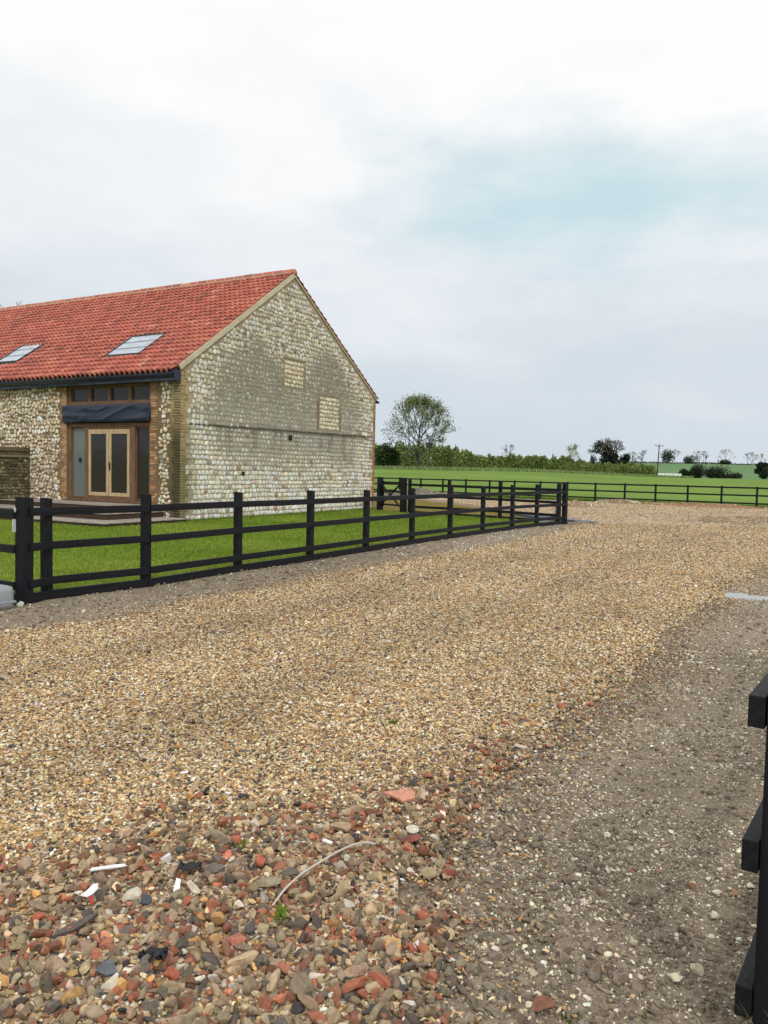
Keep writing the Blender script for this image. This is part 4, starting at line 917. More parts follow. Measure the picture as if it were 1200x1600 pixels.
# old stub wall of dark flint butting on to the front wall
sw = empty('stub_wall', (*A0, 0), TH, 'dark weathered flint stub wall projecting from the left of the barn', 'wall')
SX0, SX1, SY0, SY1, SZ = -2.2, -.045, 6.45, 6.95, 2.08
m = MB(); u, v, qf = grid2(None, 0, 0, 0, 0, 30, 30); xx, zz = SX0 + u * (SX1 - SX0), -.1 + v * (SZ + .0)
scol = lin((104, 94, 70))
m.add(np.c_[xx, 0 * xx + SY0, zz], [qf], scol * (.7 + .6 * fbm(xx * 2, zz * 2, 3, 4))[:, None]); m.add(np.c_[0 * u + SX0, SY0 + u * (SY1 - SY0), zz], [qf[:, ::-1]], scol); m.add(np.c_[xx, 0 * xx + SY1, zz], [qf[:, ::-1]], scol)
a_, z_, w_, h_ = [], [], [], []
z = 0.0
while z < SZ - .28:
    hr = rng.uniform(.07, .11); x = SX0 + .02
    while x < SX1 - .1: ww = rng.uniform(.08, .19); a_.append(x + ww / 2); z_.append(z + hr / 2); w_.append(ww); h_.append(hr); x += ww + .01
    z += hr + .008
a_, z_, w_, h_ = map(np.array, (a_, z_, w_, h_)); n = len(a_)
tmp = MB(); lay(tmp, a_, z_ + rng.normal(0, .01, n), w_, h_, .035 * rng.uniform(.6, 1.2, n), pick([(40, (112, 104, 78)), (25, (88, 82, 60)), (18, (140, 130, 102)), (10, (70, 66, 52)), (4, (180, 172, 146))], n, rng, .14), 'g', rng.normal(0, .25, n))
tv = tmp.v[0].copy(); tv[:, 1] += SY0; m.add(tv, [tmp.f[0]], tmp.c[0], 1)
ya = rng.uniform(SY0, SY1, 70); za = rng.uniform(.05, SZ - .3, 70); tmp = MB(); lay(tmp, ya, za, np.full(70, .13), np.full(70, .1), np.full(70, .03), pick([(1, (112, 104, 78)), (1, (88, 82, 60)), (1, (140, 130, 102))], 70, rng, .14), 'f', rng.normal(0, .25, 70))
tv = tmp.v[0].copy(); tv[:, 0] += SX0; m.add(tv, [tmp.f[0]], tmp.c[0], 1)
m.obj('wall', [M_mortar, M_flint], sw)
cp = MB(); bricks_x = SX0 - .03
while bricks_x < SX1 - .05:
    l_ = min(.22, SX1 - bricks_x); bbox(cp, bricks_x + l_ / 2, (SY0 + SY1) / 2, SZ - .06, l_ - .008, SY1 - SY0 + .08, .13, .012, pick([(2, (112, 96, 72)), (1, (92, 82, 64)), (1, (120, 110, 84))], 1, rng, .1)[0]); bricks_x += .22
cp.obj('coping', M_brick, sw)
bt = MB(); bar(bt, (-1.9, SY0 - .05, 1.35), (-1.25, SY0 - .05, 1.78), .04, .08, .01, lin((150, 146, 128))); bar(bt, (-1.25, SY0 - .045, 1.79), (-.1, SY0 - .045, 1.80), .04, .06, .01, lin((136, 130, 108))); bt.obj('mortar_fillet', M_mortar, sw)

# ------------------------------------------------------------------ grass blades on the lawn
def blades(mb, x, y, z, h, wd, cols, r, lean=.6):
    n = len(x); a = r.uniform(0, 2 * math.pi, n); b = r.uniform(0, 2 * math.pi, n); l = h * lean * r.random(n)
    s = np.stack([np.cos(a), np.sin(a), 0 * a], -1) * (wd / 2)[:, None] if np.ndim(wd) else np.stack([np.cos(a), np.sin(a), 0 * a], -1) * wd / 2
    p = np.stack([x, y, z], -1); tp = p + np.stack([np.cos(b) * l, np.sin(b) * l, h], -1)
    v = np.stack([p - s, p + s, tp], 1).reshape(-1, 3); mb.add(v, [np.arange(3 * n).reshape(n, 3)], np.repeat(cols, 3, 0))
def lawn_cols(x, y, r):
    n = len(x); k = np.clip(.5 + 1.7 * (fbm(x * .6, y * .6, 7, 4) - .5), 0, 1)[:, None]; c = lin((106, 134, 44)) * (1 - k) + lin((146, 160, 66)) * k
    return c * np.exp(r.normal(0, .22, (n, 1))) * np.exp(r.normal(0, .05, (n, 3)))
gmb = MB()
x, y = jit(-14, 6, 8.4, 31, 900, rng); k = inside(LAWN, x, y) & (rng.random(len(x)) < np.interp(y, [8, 12, 20, 31], [1, 1, .5, .3]))
rel = np.stack([x - A0[0], y - A0[1]], -1); lx = rel[:, 0] * math.cos(TH) + rel[:, 1] * math.sin(TH); ly = -rel[:, 0] * math.sin(TH) + rel[:, 1] * math.cos(TH)
k &= ~((lx > -.05) & (ly > -.05)) & ~((lx > -2.95) & (ly > -.08)) & (np.abs(x) < .56 * y + .8)
x, y = x[k], y[k]; n = len(x)
blades(gmb, x, y, np.full(n, .02), rng.uniform(.02, .05, n) * np.interp(y, [8, 25], [1, 1.4]), rng.uniform(.008, .016, n) * np.interp(y, [8, 25], [1, 1.9]), lawn_cols(x, y, rng), rng, 1.0)
# longer grass at the foot of the gable
n = 5000; gxl = rng.uniform(0, L, n); off = -np.abs(rng.normal(0, .09, n)) - .02; X_ = A0[0] + gxl * math.cos(TH) - off * math.sin(TH); Y_ = A0[1] + gxl * math.sin(TH) + off * math.cos(TH)
blades(gmb, X_, Y_, np.full(n, .0), rng.uniform(.04, .13, n), rng.uniform(.012, .022, n), lawn_cols(X_, Y_, rng) * .8, rng, .8)
for i in range(2, 12):
    p, q = np.array(front[i]), np.array(front[i + 1]); n = 420; t = rng.random(n); nn = np.array([-(q - p)[1], (q - p)[0]]) / np.linalg.norm(q - p); of = np.abs(rng.normal(0, .08, n)) + .05
    X_ = p[0] + (q - p)[0] * t + nn[0] * of; Y_ = p[1] + (q - p)[1] * t + nn[1] * of; kk = rng.random(n) < sstep(.3, .6, fbm(X_ * 2, Y_ * 2, 29, 3)); X_, Y_ = X_[kk], Y_[kk]
    blades(gmb, X_, Y_, np.full(len(X_), .0), rng.uniform(.06, .17, len(X_)), rng.uniform(.006, .012, len(X_)), lawn_cols(X_, Y_, rng) * .9, rng, .8)
tag(gmb.obj('grass', M_grass), 'short green lawn grass between the black fence and the barn', 'grass', kind='stuff')
fmb = MB(); t_ = rng.uniform(-5 * 1.8, 19 * 1.8, 16000); w_ = np.abs(rng.normal(0, .9, 16000)) + .1; nn_ = np.array([math.cos(R(55)), math.sin(R(55))])
X_ = f0[0] + dfar[0] * t_ + nn_[0] * w_; Y_ = f0[1] + dfar[1] * t_ + nn_[1] * w_; n = len(X_)
blades(fmb, X_, Y_, terrain(X_, Y_) - .03, rng.uniform(.08, .24, n), rng.uniform(.03, .06, n), lawn_cols(X_, Y_, rng) * np.array([.9, .95, 1.1]), rng, .7)
tag(fmb.obj('grass', M_grass), 'longer rough grass along the field side of the far black fence', 'grass', kind='stuff')
# pale rough margin below the hedge
n = 9000; a_ = rng.uniform(-.12, .40, n); dd = rng.uniform(140, 152, n) + 42 * sstep(.1, .4, a_); X_ = a_ * dd; Y_ = dd; mm = MB()
blades(mm, X_, Y_, terrain(X_, Y_) - .05, rng.uniform(.35, .75, n), rng.uniform(.15, .35, n), np.clip(lin((132, 150, 96)) * np.exp(rng.normal(0, .18, (n, 1))), 0, .6), rng, .6)
tag(mm.obj('grass', M_grass), 'pale strip of tall uncut grass along the foot of the long hedge', 'grass', kind='stuff')

# ------------------------------------------------------------------ trees, hedges, poles
def grow(r, h, spread, trunk_h, depth, r0, up=.35, kids=(2, 3), ratio=(.66, .84), ang=(.3, .75), first=0):
    segs, tips = [], []
    def rec(p, d, l, rad, lev):
        n = 2 if lev > 1 else 1
        for i in range(n):
            d2 = d + r.normal(0, .10, 3); d2 /= np.linalg.norm(d2); q = p + d2 * l / n
            segs.append((*p, *q, rad * (1 - .12 * i), rad * (1 - .12 * (i + 1)), lev)); p = q; d = d2
        if lev <= 0: tips.append(p); return
        k = first if (first and lev == depth) else r.integers(kids[0], kids[1] + 1); base = r.uniform(0, 6.28)
        for j in range(k):
            t = (r.uniform(.15, 1.25) if (first and lev == depth) else r.uniform(*ang)); a = base + j * 6.28 / k + r.normal(0, .4)
            s = np.cross(d, [0.3, .2, 1]); s /= np.linalg.norm(s) + 1e-9; b = np.cross(d, s)
            nd = d * math.cos(t) + (s * math.cos(a) + b * math.sin(a)) * math.sin(t); nd = nd * [spread, spread, 1] + [0, 0, up * .45]; nd /= np.linalg.norm(nd)
            rec(p, nd, l * r.uniform(*ratio), rad * (.70 if k == 2 else .60), lev - 1)
    rec(np.zeros(3), np.array([0, 0, 1.]), trunk_h, r0, depth)
    S = np.array([s[:8] for s in segs]); lev = np.array([s[8] for s in segs]); T = np.array(tips)
    sc = h / max(T[:, 2].max(), .01); S[:, :6] *= sc; T = T * sc
    return S, lev, T, depth
def grow2(r, h, cw, base, depth, nl, r0=.022, up=.12, top=.86, elev=(.30, 1.25)):
    """central leader with limbs that fill a rounded crown of width cw"""
    segs, lev_, tips = [], [], []
    pts = [np.zeros(3)]
    for i in range(9): pts.append(pts[-1] + np.array([r.normal(0, .018 * h), r.normal(0, .018 * h), h * top / 9]))
    pts = np.array(pts); rad = lambda t: h * r0 * (1 - .86 * t)
    for i in range(9): segs.append((*pts[i], *pts[i + 1], rad(i / 9), rad((i + 1) / 9))); lev_.append(9)
    tips.append(pts[-1])
    zc = h * (base + 1) / 2; rz_ = h * (1 - base) / 2; rx_ = cw / 2
    def rec(p, d, l, ra, lev):
        for i in range(2):
            d = d + r.normal(0, .13, 3) + [0, 0, up * .5]; d /= np.linalg.norm(d); q = p + d * l / 2
            segs.append((*p, *q, ra * (1 - .15 * i), ra * (1 - .15 * (i + 1)))); lev_.append(lev); p = q
        if lev <= 0: tips.append(p); return
        for j in range(r.integers(2, 4)):
            t = r.uniform(.25, .7); a = r.uniform(0, 6.28); sd_ = np.cross(d, [.3, .2, 1]); sd_ /= np.linalg.norm(sd_) + 1e-9; b = np.cross(d, sd_)
            nd = d * math.cos(t) + (sd_ * math.cos(a) + b * math.sin(a)) * math.sin(t); rec(p, nd / np.linalg.norm(nd), l * r.uniform(.6, .82), ra * .62, lev - 1)
    for i in range(nl):
        f = (i + r.uniform(0, .8)) / nl; z = base * .8 + (top - base * .8) * f; t = z / top; p = np.array([np.interp(z * h, pts[:, 2], pts[:, k]) for k in range(3)])
        a = i * 2.4 + r.normal(0, .3); e = elev[0] + (elev[1] - elev[0]) * f ** .8 + r.normal(0, .1); d = np.array([math.cos(a) * math.cos(e), math.sin(a) * math.cos(e), math.sin(e)])
        o_ = (p - [0, 0, zc]) / [rx_, rx_, rz_]; dd = d / [rx_, rx_, rz_]; A = dd @ dd; B = o_ @ dd; Cq = o_ @ o_ - 1; disc = max(B * B - A * Cq, 0); L_ = max((-B + math.sqrt(disc)) / A, .12 * h)
        rec(p, d, L_ * .42, rad(t) * .55, depth)
    return np.array(segs), np.array(lev_), np.array(tips)
def leaves(mb, P, n_each, spread, size, cols, r):
    P = np.repeat(P, n_each, 0); n = len(P); P = P + r.normal(0, 1, (n, 3)) * spread
    quads(mb, P, size * r.uniform(.6, 1.3, n), cols(n, P), r)
def quads(mb, P, s, c, r):
    n = len(P); a = r.normal(size=(n, 3)); a /= np.linalg.norm(a, axis=1, keepdims=True); b = np.cross(a, r.normal(size=(n, 3))); b /= np.linalg.norm(b, axis=1, keepdims=True)
    a = a * s[:, None] * .5; b = b * s[:, None] * .32
    v = np.stack([P - a, P + b - a * .1, P + a, P - b - a * .1], 1).reshape(-1, 3); mb.add(v, [np.arange(4 * n).reshape(n, 4)], np.repeat(c, 4, 0))
def place(a, d): X = a * d; return X, d, float(terrain(np.array([X]), np.array([d]))[0])
def az_(px): return (px - 600) / 1202 
def tree(name, px, dist, h, seed, label, cat='tree', group=None, spread=1.15, trunk=.28, depth=7, r0=.05, leafcol=None, leafn=3, leafsize=.3, leafspread=.3, thick=1.0, ang=(.3, .75), kids=(2, 3), ratio=(.66, .84), bark=(92, 84, 74), minr=.02, sink=0, first=0):
    X, Y, z = place(az_(px), dist); root = empty(name, (X, Y, z - .1 - sink), 0, label, cat, group); r = np.random.default_rng(seed)
    if first:
        S, lev, T = grow2(r, h, h * spread, trunk, depth, first, r0, elev=ang); dp = depth + 1; S[:, 6:8] = np.maximum(S[:, 6:8] * thick, minr)
    else:
        S, lev, T, dp = grow(r, h, spread, trunk, depth, r0 * trunk * 3.4, kids=kids, ratio=ratio, ang=ang); S[:, 6:8] = np.maximum(S[:, 6:8] * h * .9 * thick, minr)
    tk = MB(); big = lev >= dp - 2; tubes(tk, S[big], 7, lin(bark)); tk.obj('trunk', M_bark, root, True)
    cr = MB(); tubes(cr, S[~big], 3, lin(bark) * .95)
    if leafcol is not None:
        leaves(cr, T, leafn, leafspread, leafsize, lambda n, P: lin(leafcol) * np.exp(r.normal(0, .25, (n, 1))) * np.exp(r.normal(0, .05, (n, 3))), r)
    cr.obj('crown', M_leaf, root); return root
def clump(mb, c, rad, n, size, rgb, r, lump=.35):
    """leaf-sized faces through an uneven ellipsoid"""
    d = r.normal(size=(n, 3)); d /= np.linalg.norm(d, axis=1, keepdims=True)
    q = fbm(d[:, 0] * 2.2 + c[0] * .3 + 7, d[:, 1] * 2.2 + d[:, 2] * 1.7, int(abs(c[0]) * 10) % 97, 4); rr_ = (r.random(n) ** .45) * (1 + lump * 2 * (q - .5))
    P = np.array(c) + d * rr_[:, None] * np.array(rad); P = P[P[:, 2] > -.2]; n = len(P)
    k = fbm(P[:, 0] * .9 + 3, P[:, 2] * .9 + P[:, 1] * .6, 55, 3)
    col = lin(rgb) * (.72 + .6 * k)[:, None] * np.exp(r.normal(0, .16, (n, 1)))
    quads(mb, P, size * r.uniform(.6, 1.4, n), col, r)
def bush(name, px, dist, w, h, rgb, seed, label, cat='bush', group=None, n=1500, size=.32, parts=5, sink=0):
    X, Y, z = place(az_(px), dist); root = empty(name, (X, Y, z - .1 - sink), 0, label, cat, group); r = np.random.default_rng(seed)
    tk = MB(); tubes(tk, [(r.normal() * .2, r.normal() * .2, 0, r.normal() * w * .2, r.normal() * w * .2, h * .6, .12, .05) for _ in range(5)], 5, lin((80, 72, 60))); tk.obj('trunk', M_bark, root)
    cr = MB()
    for k in range(parts):
        s = r.uniform(.55, 1.0); cx = r.uniform(-.5, .5) * w * (1 - s * .5); clump(cr, (cx, r.normal() * w * .12, h * .5 * s), (w * .36 * s + .2, w * .3 * s + .2, h * .52 * s), n // parts, size, rgb, r)
    cr.obj('crown', M_leaf, root); return root

# the long hedge
def hedge(a0, a1, d0, d1, hfun, label, seed, n, rgbs, size=.42, depth=3.0):
    r = np.random.default_rng(seed); a = r.uniform(a0, a1, n); t = (a - a0) / (a1 - a0); d = d0 + (d1 - d0) * t
    X = a * d; hh = hfun(t) * (.42 + .7 * fbm(X * .13, X * 0, seed, 3) + .5 * fbm(X * 1.1, X * 0, seed + 31, 3)); z01 = r.random(n) ** .8; dep = r.uniform(-1, 1, n) * depth * np.sqrt(np.maximum(1 - z01 ** 2.2, .05)) * (.7 + .6 * fbm(X * .4, z01 * 2, seed + 4, 3))
    Y = d + dep; gz_ = terrain(X, Y); hh = hh * (.82 + .32 * vnoise(X * 2.3, Y * 2.3, seed + 41)); z = gz_ - .2 + hh * z01 + .35 * np.maximum(r.normal(0, .6, n), 0) * (z01 > .8)
    k = fbm(X * .35, z * .5, seed + 8, 4)[:, None]; c = (lin(rgbs[0]) * (1 - k) + lin(rgbs[1]) * k) * (.75 + .5 * fbm(X * 1.4, z * 1.4 + Y * .5, seed + 12, 2))[:, None] * np.exp(r.normal(0, .2, (n, 1)))
    root = empty('hedge', (0, d0, 0), 0, label, 'hedge'); P = np.stack([X, Y - d0, z], -1); mb = MB(); quads(mb, P, size * r.uniform(.6, 1.5, n), c, r)
    m_ = 40 if n < 4e5 else 40; i = r.integers(0, n, m_); tp = P[i]; zz = gz_[i]
    mb2 = MB(); tubes(mb2, np.c_[tp[:, 0], tp[:, 1] * .3, zz - .3, tp[:, 0] + r.normal(0, .5, m_), tp[:, 1] * .5, zz + hh[i] * r.uniform(.7, 1.12, m_), np.full(m_, .04), np.full(m_, .015)], 3, lin((70, 68, 56)))
    mb2.obj('stems', M_bark, root); mb.obj('foliage', M_leaf, root)
hedge(-.14, .350, 156, 203, lambda t: 4.9 - 2.1 * sstep(.25, .95, t), 'long leafy green hedge along the far side of the crop field', 61, 52000, ((82, 102, 50), (150, 162, 92)))
bush('bushy_tree', 604, 150, 5.2, 5.4, (56, 76, 38), 5, 'rounded dark green bushy tree beside the barn corner in the hedge', 'tree', n=5200, size=.42, parts=6)
tree('ash_tree', 650, 148, 12.9, 24, 'tall round-headed tree with thin spring leaves above the hedge', depth=4, spread=.92, trunk=.13, r0=.022, leafcol=(128, 138, 96), leafn=5, leafsize=.30, leafspread=.40, ang=(.15, 1.2), minr=.028, bark=(74, 72, 66), first=34)
tree('bare_tree', 791, 192, 6.6, 31, 'small bare tree poking up out of the middle of the hedge', depth=3, minr=.022, spread=.7, trunk=.3, r0=.015, first=9, ang=(.6, 1.3))
tree('young_tree', 893, 203, 7.6, 33, 'slender pale-leaved young tree rising above the hedge', depth=2, spread=.62, trunk=.35, r0=.015, first=9, ang=(.6, 1.3), leafcol=(156, 164, 116), leafn=7, leafsize=.4, minr=.025)
bush('conifer', 923, 230, 2.4, 8.4, (50, 62, 52), 35, 'small dark conifer behind the hedge left of the ivy tree', 'tree', n=900, size=.4, parts=3)
# ivy-clad trees
def ivy_tree(px, dist, h, w, seed, label, bare=True):
    X, Y, z = place(az_(px), dist); root = empty('ivy_clad_tree', (X, Y, z - .1), 0, label, 'tree'); r = np.random.default_rng(seed)
    S, lev, T, dp = grow(r, h, 1.15, .3, 7, .05); S[:, 6:8] = np.maximum(S[:, 6:8] * h * 1.4, .025)
    tk = MB(); tubes(tk, S[lev >= 5], 6, lin((70, 64, 56))); tk.obj('trunk', M_bark, root)
    if bare: cr = MB(); tubes(cr, S[lev < 5], 3, lin((98, 92, 84))); cr.obj('crown', M_leaf, root)
    iv = MB()
    for k in range(11):
        t = r.uniform(.15, .78); cx = r.normal() * w * .24 * (.5 + t)
        clump(iv, (cx, r.normal() * w * .15, h * t), (w * r.uniform(.13, .26), w * .2, h * r.uniform(.10, .2)), 420, .42, (46, 62, 46), r, .45)
    clump(iv, (0, 0, h * .35), (w * .3, w * .25, h * .4), 1500, .42, (46, 62, 46), r, .4); iv.obj('ivy', M_leaf, root)
ivy_tree(950, 203, 10.2, 6.2, 41, 'big dark ivy-covered tree with bare twigs above the hedge')
ivy_tree(969, 204, 7.4, 3.8, 43, 'smaller dark ivy-covered tree just right of the big ivy tree', False)
tree('bare_tree', 984, 213, 6.6, 44, 'thin bare tree between the small ivy tree and the utility pole', depth=3, minr=.025, spread=.8, trunk=.25, r0=.015, first=9, ang=(.6, 1.3))
tree('bare_tree', 1002, 216, 7.4, 45, 'bare forked tree standing closest left of the utility pole', depth=3, minr=.028, spread=.6, trunk=.25, r0=.016, first=8, ang=(.7, 1.35))
# trees on the far ridge
def ridge(px, d, h, kind, seed, label, **k):
    if kind == 'bare': k.setdefault('spread', .9); return tree('bare_tree', px, d, h, seed, label, depth=3, minr=.055, trunk=.25, r0=.02, bark=(112, 112, 110), first=9, ang=(.45, 1.3), **k)
    return bush('leafy_tree', px, d, h * k.pop('wf', 1.1), h, k.pop('rgb', (58, 72, 54)), seed, label, 'tree', n=1100, size=.9, parts=5)
ridge(1040, 560, 11.5, 'leafy', 51, 'round leafy tree on the ridge right of the utility pole', wf=1.0)
ridge(1051, 565, 10.5, 'bare', 52, 'bare tree on the ridge touching the round leafy tree')
ridge(1077, 585, 7.5, 'leafy', 53, 'broad dark tree clump on the ridge left of the second pole', wf=1.6, rgb=(64, 72, 56))
ridge(1086, 590, 10.5, 'bare', 54, 'thin bare tree behind the broad dark clump on the ridge')
ridge(1096, 580, 10.0, 'bare', 55, 'bare tree immediately left of the second pole')
ridge(1131, 600, 12.5, 'bare', 56, 'widest bare tree on the ridge, above the low bramble bank', spread=1.15)
ridge(1128, 596, 5.0, 'leafy', 57, 'low dark shrub under the widest bare tree on the ridge', wf=2.2)
ridge(1166, 610, 10.5, 'bare', 58, 'bare tree on the ridge left of a twin bare tree')
ridge(1172, 612, 11.5, 'bare', 59, 'tallest upright bare tree right of its twin on the ridge', spread=.65)
tree('blossom_tree', 1186, 560, 8.5, 60, 'pale blossoming tree behind the dark ivy bush', depth=2, minr=.06, spread=1.0, trunk=.25, r0=.02, first=8, ang=(.4, 1.3), leafcol=(206, 200, 176), leafn=2, leafsize=.8, leafspread=.5)
# low far tree line
n = 7000; r = np.random.default_rng(70); a_ = r.uniform(.30, .62, n); dd = 625 + 30 * r.random(n); X_ = a_ * dd; hh = 2.6 * (.3 + 1.2 * fbm(X_ * .03, X_ * 0, 3, 4)); P = np.stack([X_, dd, terrain(X_, dd) - .3 + hh * r.random(n)], -1)
mb = MB(); quads(mb, P, r.uniform(.7, 1.6, n), lin((70, 82, 68)) * np.exp(r.normal(0, .22, (n, 1))), r); tag(mb.obj('treeline', M_leaf), 'low dark tree line along the far ridge of the distant field', 'treeline', kind='stuff')
# bushes at the near end of the far field
bush('round_bush', 1068, 232, 3.9, 3.6, (46, 60, 44), 81, 'dark round bush beside the row of white bales', n=2600, parts=4, size=.36)
bush('hawthorn_bush', 1090, 234, 5.6, 5.0, (52, 64, 48), 82, 'dark bush with a pointed top right of the round bush', n=2600, parts=6, size=.4)
bush('bramble_bank', 1120, 236, 8.2, 4.2, (64, 70, 54), 83, 'sprawling dark bramble bank in the middle of the far field edge', n=3400, parts=7, size=.4)
bush('bramble_bank', 1141, 238, 5.8, 2.2, (66, 74, 56), 84, 'low bramble bank tapering off towards the ivy bush', n=1700, parts=5, size=.36)
ivy_tree(1191, 236, 6.0, 4.4, 85, 'dark ivy-covered bush tree at the right end of the far field edge', False)
# tree behind the barn
tree('bare_tree', 28, 62, 13.4, 91, 'bare twiggy tree showing just above the barn roof ridge', depth=4, minr=.012, spread=.8, trunk=.3, r0=.018, first=14, ang=(.5, 1.3))

def pole(px, d, h, label, lean, arm=True):
    X, Y, z = place(az_(px), d); root = empty('utility_pole', (X, Y, z - .1), 0, label, 'utility pole'); root.rotation_euler.y = lean
    m = MB(); tubes(m, [(0, 0, -.5, 0, 0, h, .17, .12)], 8, lin((70, 64, 60))); m.obj('pole', M_bark, root)
    if arm:
        m = MB(); bar(m, (-1.1, 0, h - .25), (1.1, 0, h - .25), .12, .14, .01, lin((84, 80, 76))); bar(m, (-.55, 0, h - .3), (0, 0, h - .95), .05, .05, .005, lin((84, 80, 76))); m.obj('crossarm', M_bark, root)
        for x in (-.95, 0, .95): m = MB(); tubes(m, [(x, 0, h - .18 + (.2 if x == 0 else 0), x, 0, h + .1 + (.2 if x == 0 else 0), .06, .05)], 8, lin((150, 140, 130))); m.obj('insulator', M_paint, root)
    else:
        m = MB(); bbox(m, 0, -.3, h - 1.1, .7, .5, .9, .05, lin((80, 82, 84))); m.obj('transformer', M_paint, root); m = MB(); bar(m, (-.7, 0, h - .2), (.7, 0, h - .2), .12, .12, .01, lin((84, 80, 76))); m.obj('crossarm', M_bark, root)
pole(1024.5, 196, 8.3, 'leaning wooden utility pole with crossarm at the end of the hedge', R(2.2)); pole(1100, 330, 8.0, 'distant wooden utility pole with transformer behind the dark bushes', 0, False)
# wrapped bales
BMAT = flat_mat('bale_wrap', (226, 232, 226), .4, 3, .9, 1.05, .4, .04, .5)
t = np.linspace(0, 2 * math.pi, 20, endpoint=False); proto = MB(); rings = []
for (z, rr_) in ((0, .5), (.04, .58), (.15, .62), (.6, .635), (1.05, .62), (1.18, .58), (1.22, .5)): rings.append(np.c_[rr_ * np.cos(t), rr_ * np.sin(t), 0 * t + z])
k = len(t); i = np.arange(k); j = (i + 1) % k; proto.add(np.concatenate(rings), [np.concatenate([np.stack([i + q_ * k, j + q_ * k, j + (q_ + 1) * k, i + (q_ + 1) * k], 1) for q_ in range(6)]), np.array([i[::-1]]), np.array([i + 6 * k])])
bme = proto.mesh('bale', BMAT, True)
for q_ in range(6):
    X, Y, z = place(az_(1027.5 + q_ * 6.5), 231); o = bpy.data.objects.new('wrapped_bale', bme); C.objects.link(o); o.location = (X, Y + .1 * (q_ % 2), z - .08); o.rotation_euler = (0, 0, q_ * 1.3)
    tag(o, 'round white plastic-wrapped bale in the row at the edge of the far field', 'bale', 'white wrapped bales in a row')

# ------------------------------------------------------------------ sky, sun, camera
scn = bpy.context.scene
wd = bpy.data.worlds.new('World'); scn.world = wd; wd.use_nodes = True; nt = wd.node_tree; nt.nodes.clear()
SUN_EL, SUN_AZ = R(46), R(168)       # azimuth clockwise from +Y
sky = N(nt, 'ShaderNodeTexSky', sky_type='NISHITA'); sky.sun_disc = False; sky.sun_elevation = SUN_EL; sky.sun_rotation = SUN_AZ
tc = N(nt, 'ShaderNodeTexCoord'); sep = N(nt, 'ShaderNodeSeparateXYZ'); nt.links.new(tc.outputs['Generated'], sep.inputs[0])
mp = N(nt, 'ShaderNodeMapping'); mp.inputs['Scale'].default_value = (1.0, 1.0, 2.6); nt.links.new(tc.outputs['Generated'], mp.inputs['Vector'])
n1 = N(nt, 'ShaderNodeTexNoise'); n1.inputs['Scale'].default_value = 3.2; n1.inputs['Detail'].default_value = 7; n1.inputs['Roughness'].default_value = .58; nt.links.new(mp.outputs[0], n1.inputs['Vector'])
# cloud deck: brighter overhead, grey-blue low down, soft noise
el = N(nt, 'ShaderNodeMath', operation='MULTIPLY_ADD'); nt.links.new(n1.outputs['Fac'], el.inputs[0]); el.inputs[1].default_value = .44
off = N(nt, 'ShaderNodeMath', operation='ADD'); off.inputs[1].default_value = -.215; nt.links.new(sep.outputs['Z'], off.inputs[0]); nt.links.new(off.outputs[0], el.inputs[2])
cr = N(nt, 'ShaderNodeValToRGB'); e = cr.color_ramp.elements; e.new(.2); e.new(.4)
for a, p, c in zip(e, (0.0, .13, .28, .46), ((206, 217, 226), (215, 224, 232), (234, 239, 244), (254, 254, 254))): a.position = p; a.color = (*lin(c), 1)
nt.links.new(el.outputs[0], cr.inputs[0])
# opening in the cloud towards the right
dv = N(nt, 'ShaderNodeVectorMath', operation='SUBTRACT'); nt.links.new(tc.outputs['Generated'], dv.inputs[0]); dv.inputs[1].default_value = (.28, .90, .328)
dsc = N(nt, 'ShaderNodeVectorMath', operation='MULTIPLY'); nt.links.new(dv.outputs[0], dsc.inputs[0]); dsc.inputs[1].default_value = (2.6, 1.0, 10.0)
ln = N(nt, 'ShaderNodeVectorMath', operation='LENGTH'); nt.links.new(dsc.outputs[0], ln.inputs[0])
nadd = N(nt, 'ShaderNodeMath', operation='MULTIPLY_ADD'); nt.links.new(n1.outputs['Fac'], nadd.inputs[0]); nadd.inputs[1].default_value = 2.8; nt.links.new(ln.outputs['Value'], nadd.inputs[2])
hole = N(nt, 'ShaderNodeMapRange', interpolation_type='SMOOTHSTEP'); nt.links.new(nadd.outputs[0], hole.inputs['Value']); hole.inputs['From Min'].default_value = 1.2; hole.inputs['From Max'].default_value = 2.6; hole.inputs['To Min'].default_value = .58; hole.inputs['To Max'].default_value = 0
bgs = N(nt, 'ShaderNodeBackground'); bgs.inputs['Strength'].default_value = .1; nt.links.new(sky.outputs[0], bgs.inputs['Color'])
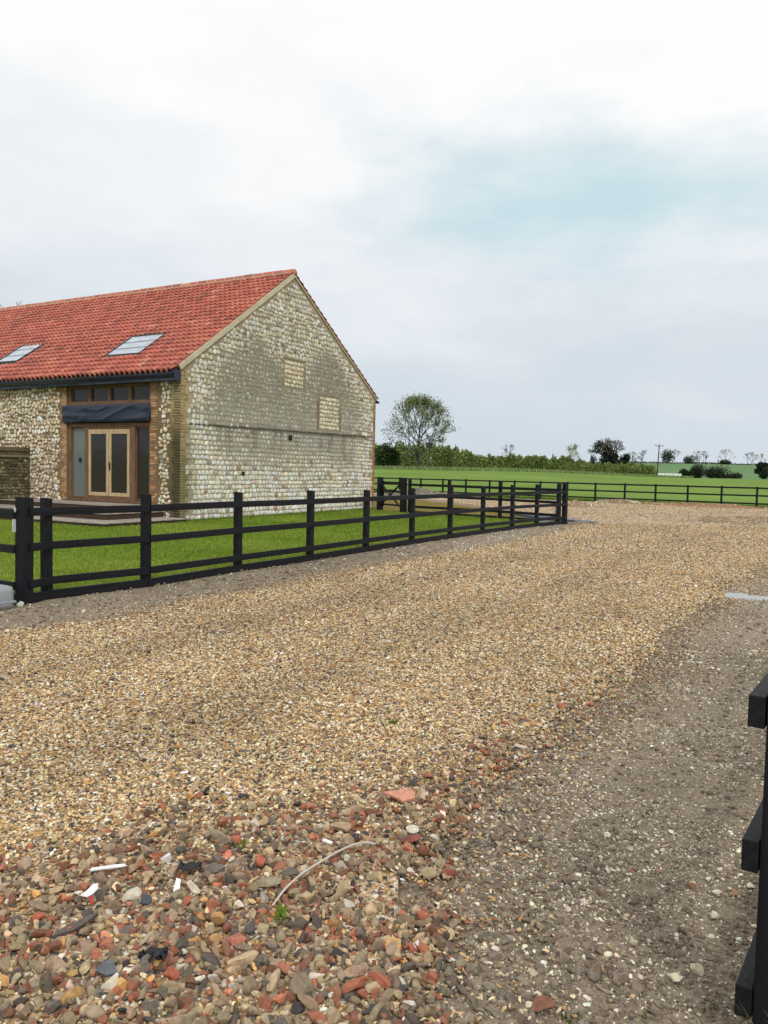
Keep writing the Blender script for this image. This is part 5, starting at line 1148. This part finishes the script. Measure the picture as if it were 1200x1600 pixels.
skc = N(nt, 'ShaderNodeMix', data_type='RGBA'); skc.inputs[0].default_value = .75; nt.links.new(bgs.inputs['Color'].links[0].from_socket, skc.inputs[6]); skc.inputs[7].default_value = (*(lin((184, 230, 236)) / .1), 1); nt.links.new(skc.outputs[2], bgs.inputs['Color'])
bgc = N(nt, 'ShaderNodeBackground'); bgc.inputs['Strength'].default_value = 1.0; nt.links.new(cr.outputs[0], bgc.inputs['Color'])
mx = N(nt, 'ShaderNodeMixShader'); nt.links.new(hole.outputs[0], mx.inputs[0]); nt.links.new(bgc.outputs[0], mx.inputs[1]); nt.links.new(bgs.outputs[0], mx.inputs[2])
ow = N(nt, 'ShaderNodeOutputWorld'); nt.links.new(mx.outputs[0], ow.inputs['Surface'])
sl_ = bpy.data.lights.new('sun', 'SUN'); sl_.energy = 1.5; sl_.angle = R(11); sl_.color = (1, .97, .93)
so = bpy.data.objects.new('sun', sl_); C.objects.link(so)
from mathutils import Vector, Matrix
sd = Vector((math.sin(SUN_AZ) * math.cos(SUN_EL), math.cos(SUN_AZ) * math.cos(SUN_EL), math.sin(SUN_EL)))
so.rotation_euler = sd.to_track_quat('Z', 'Y').to_euler(); so.location = (0, 0, 30)

cam = bpy.data.cameras.new('camera'); co = bpy.data.objects.new('camera', cam); C.objects.link(co); scn.camera = co
cam.sensor_fit = 'AUTO'; cam.sensor_width = 36; cam.lens = 1202 / 1600 * 36; cam.clip_start = .05; cam.clip_end = 6000
P_, R_ = R(-3.0), R(1.2)
fw = Vector((0, math.cos(P_), math.sin(P_))); up = Vector((0, -math.sin(P_), math.cos(P_))); rt = Vector((1, 0, 0))
r2 = rt * math.cos(R_) + up * math.sin(R_); u2 = up * math.cos(R_) - rt * math.sin(R_)
co.matrix_world = Matrix(((r2.x, u2.x, -fw.x, 0), (r2.y, u2.y, -fw.y, 0), (r2.z, u2.z, -fw.z, 1.55), (0, 0, 0, 1)))
scn.view_settings.view_transform = 'Standard'; scn.view_settings.look = 'None'; scn.view_settings.exposure = 0; scn.view_settings.gamma = 1
scn.cycles.max_bounces = 6; scn.cycles.diffuse_bounces = 3; scn.cycles.transparent_max_bounces = 8
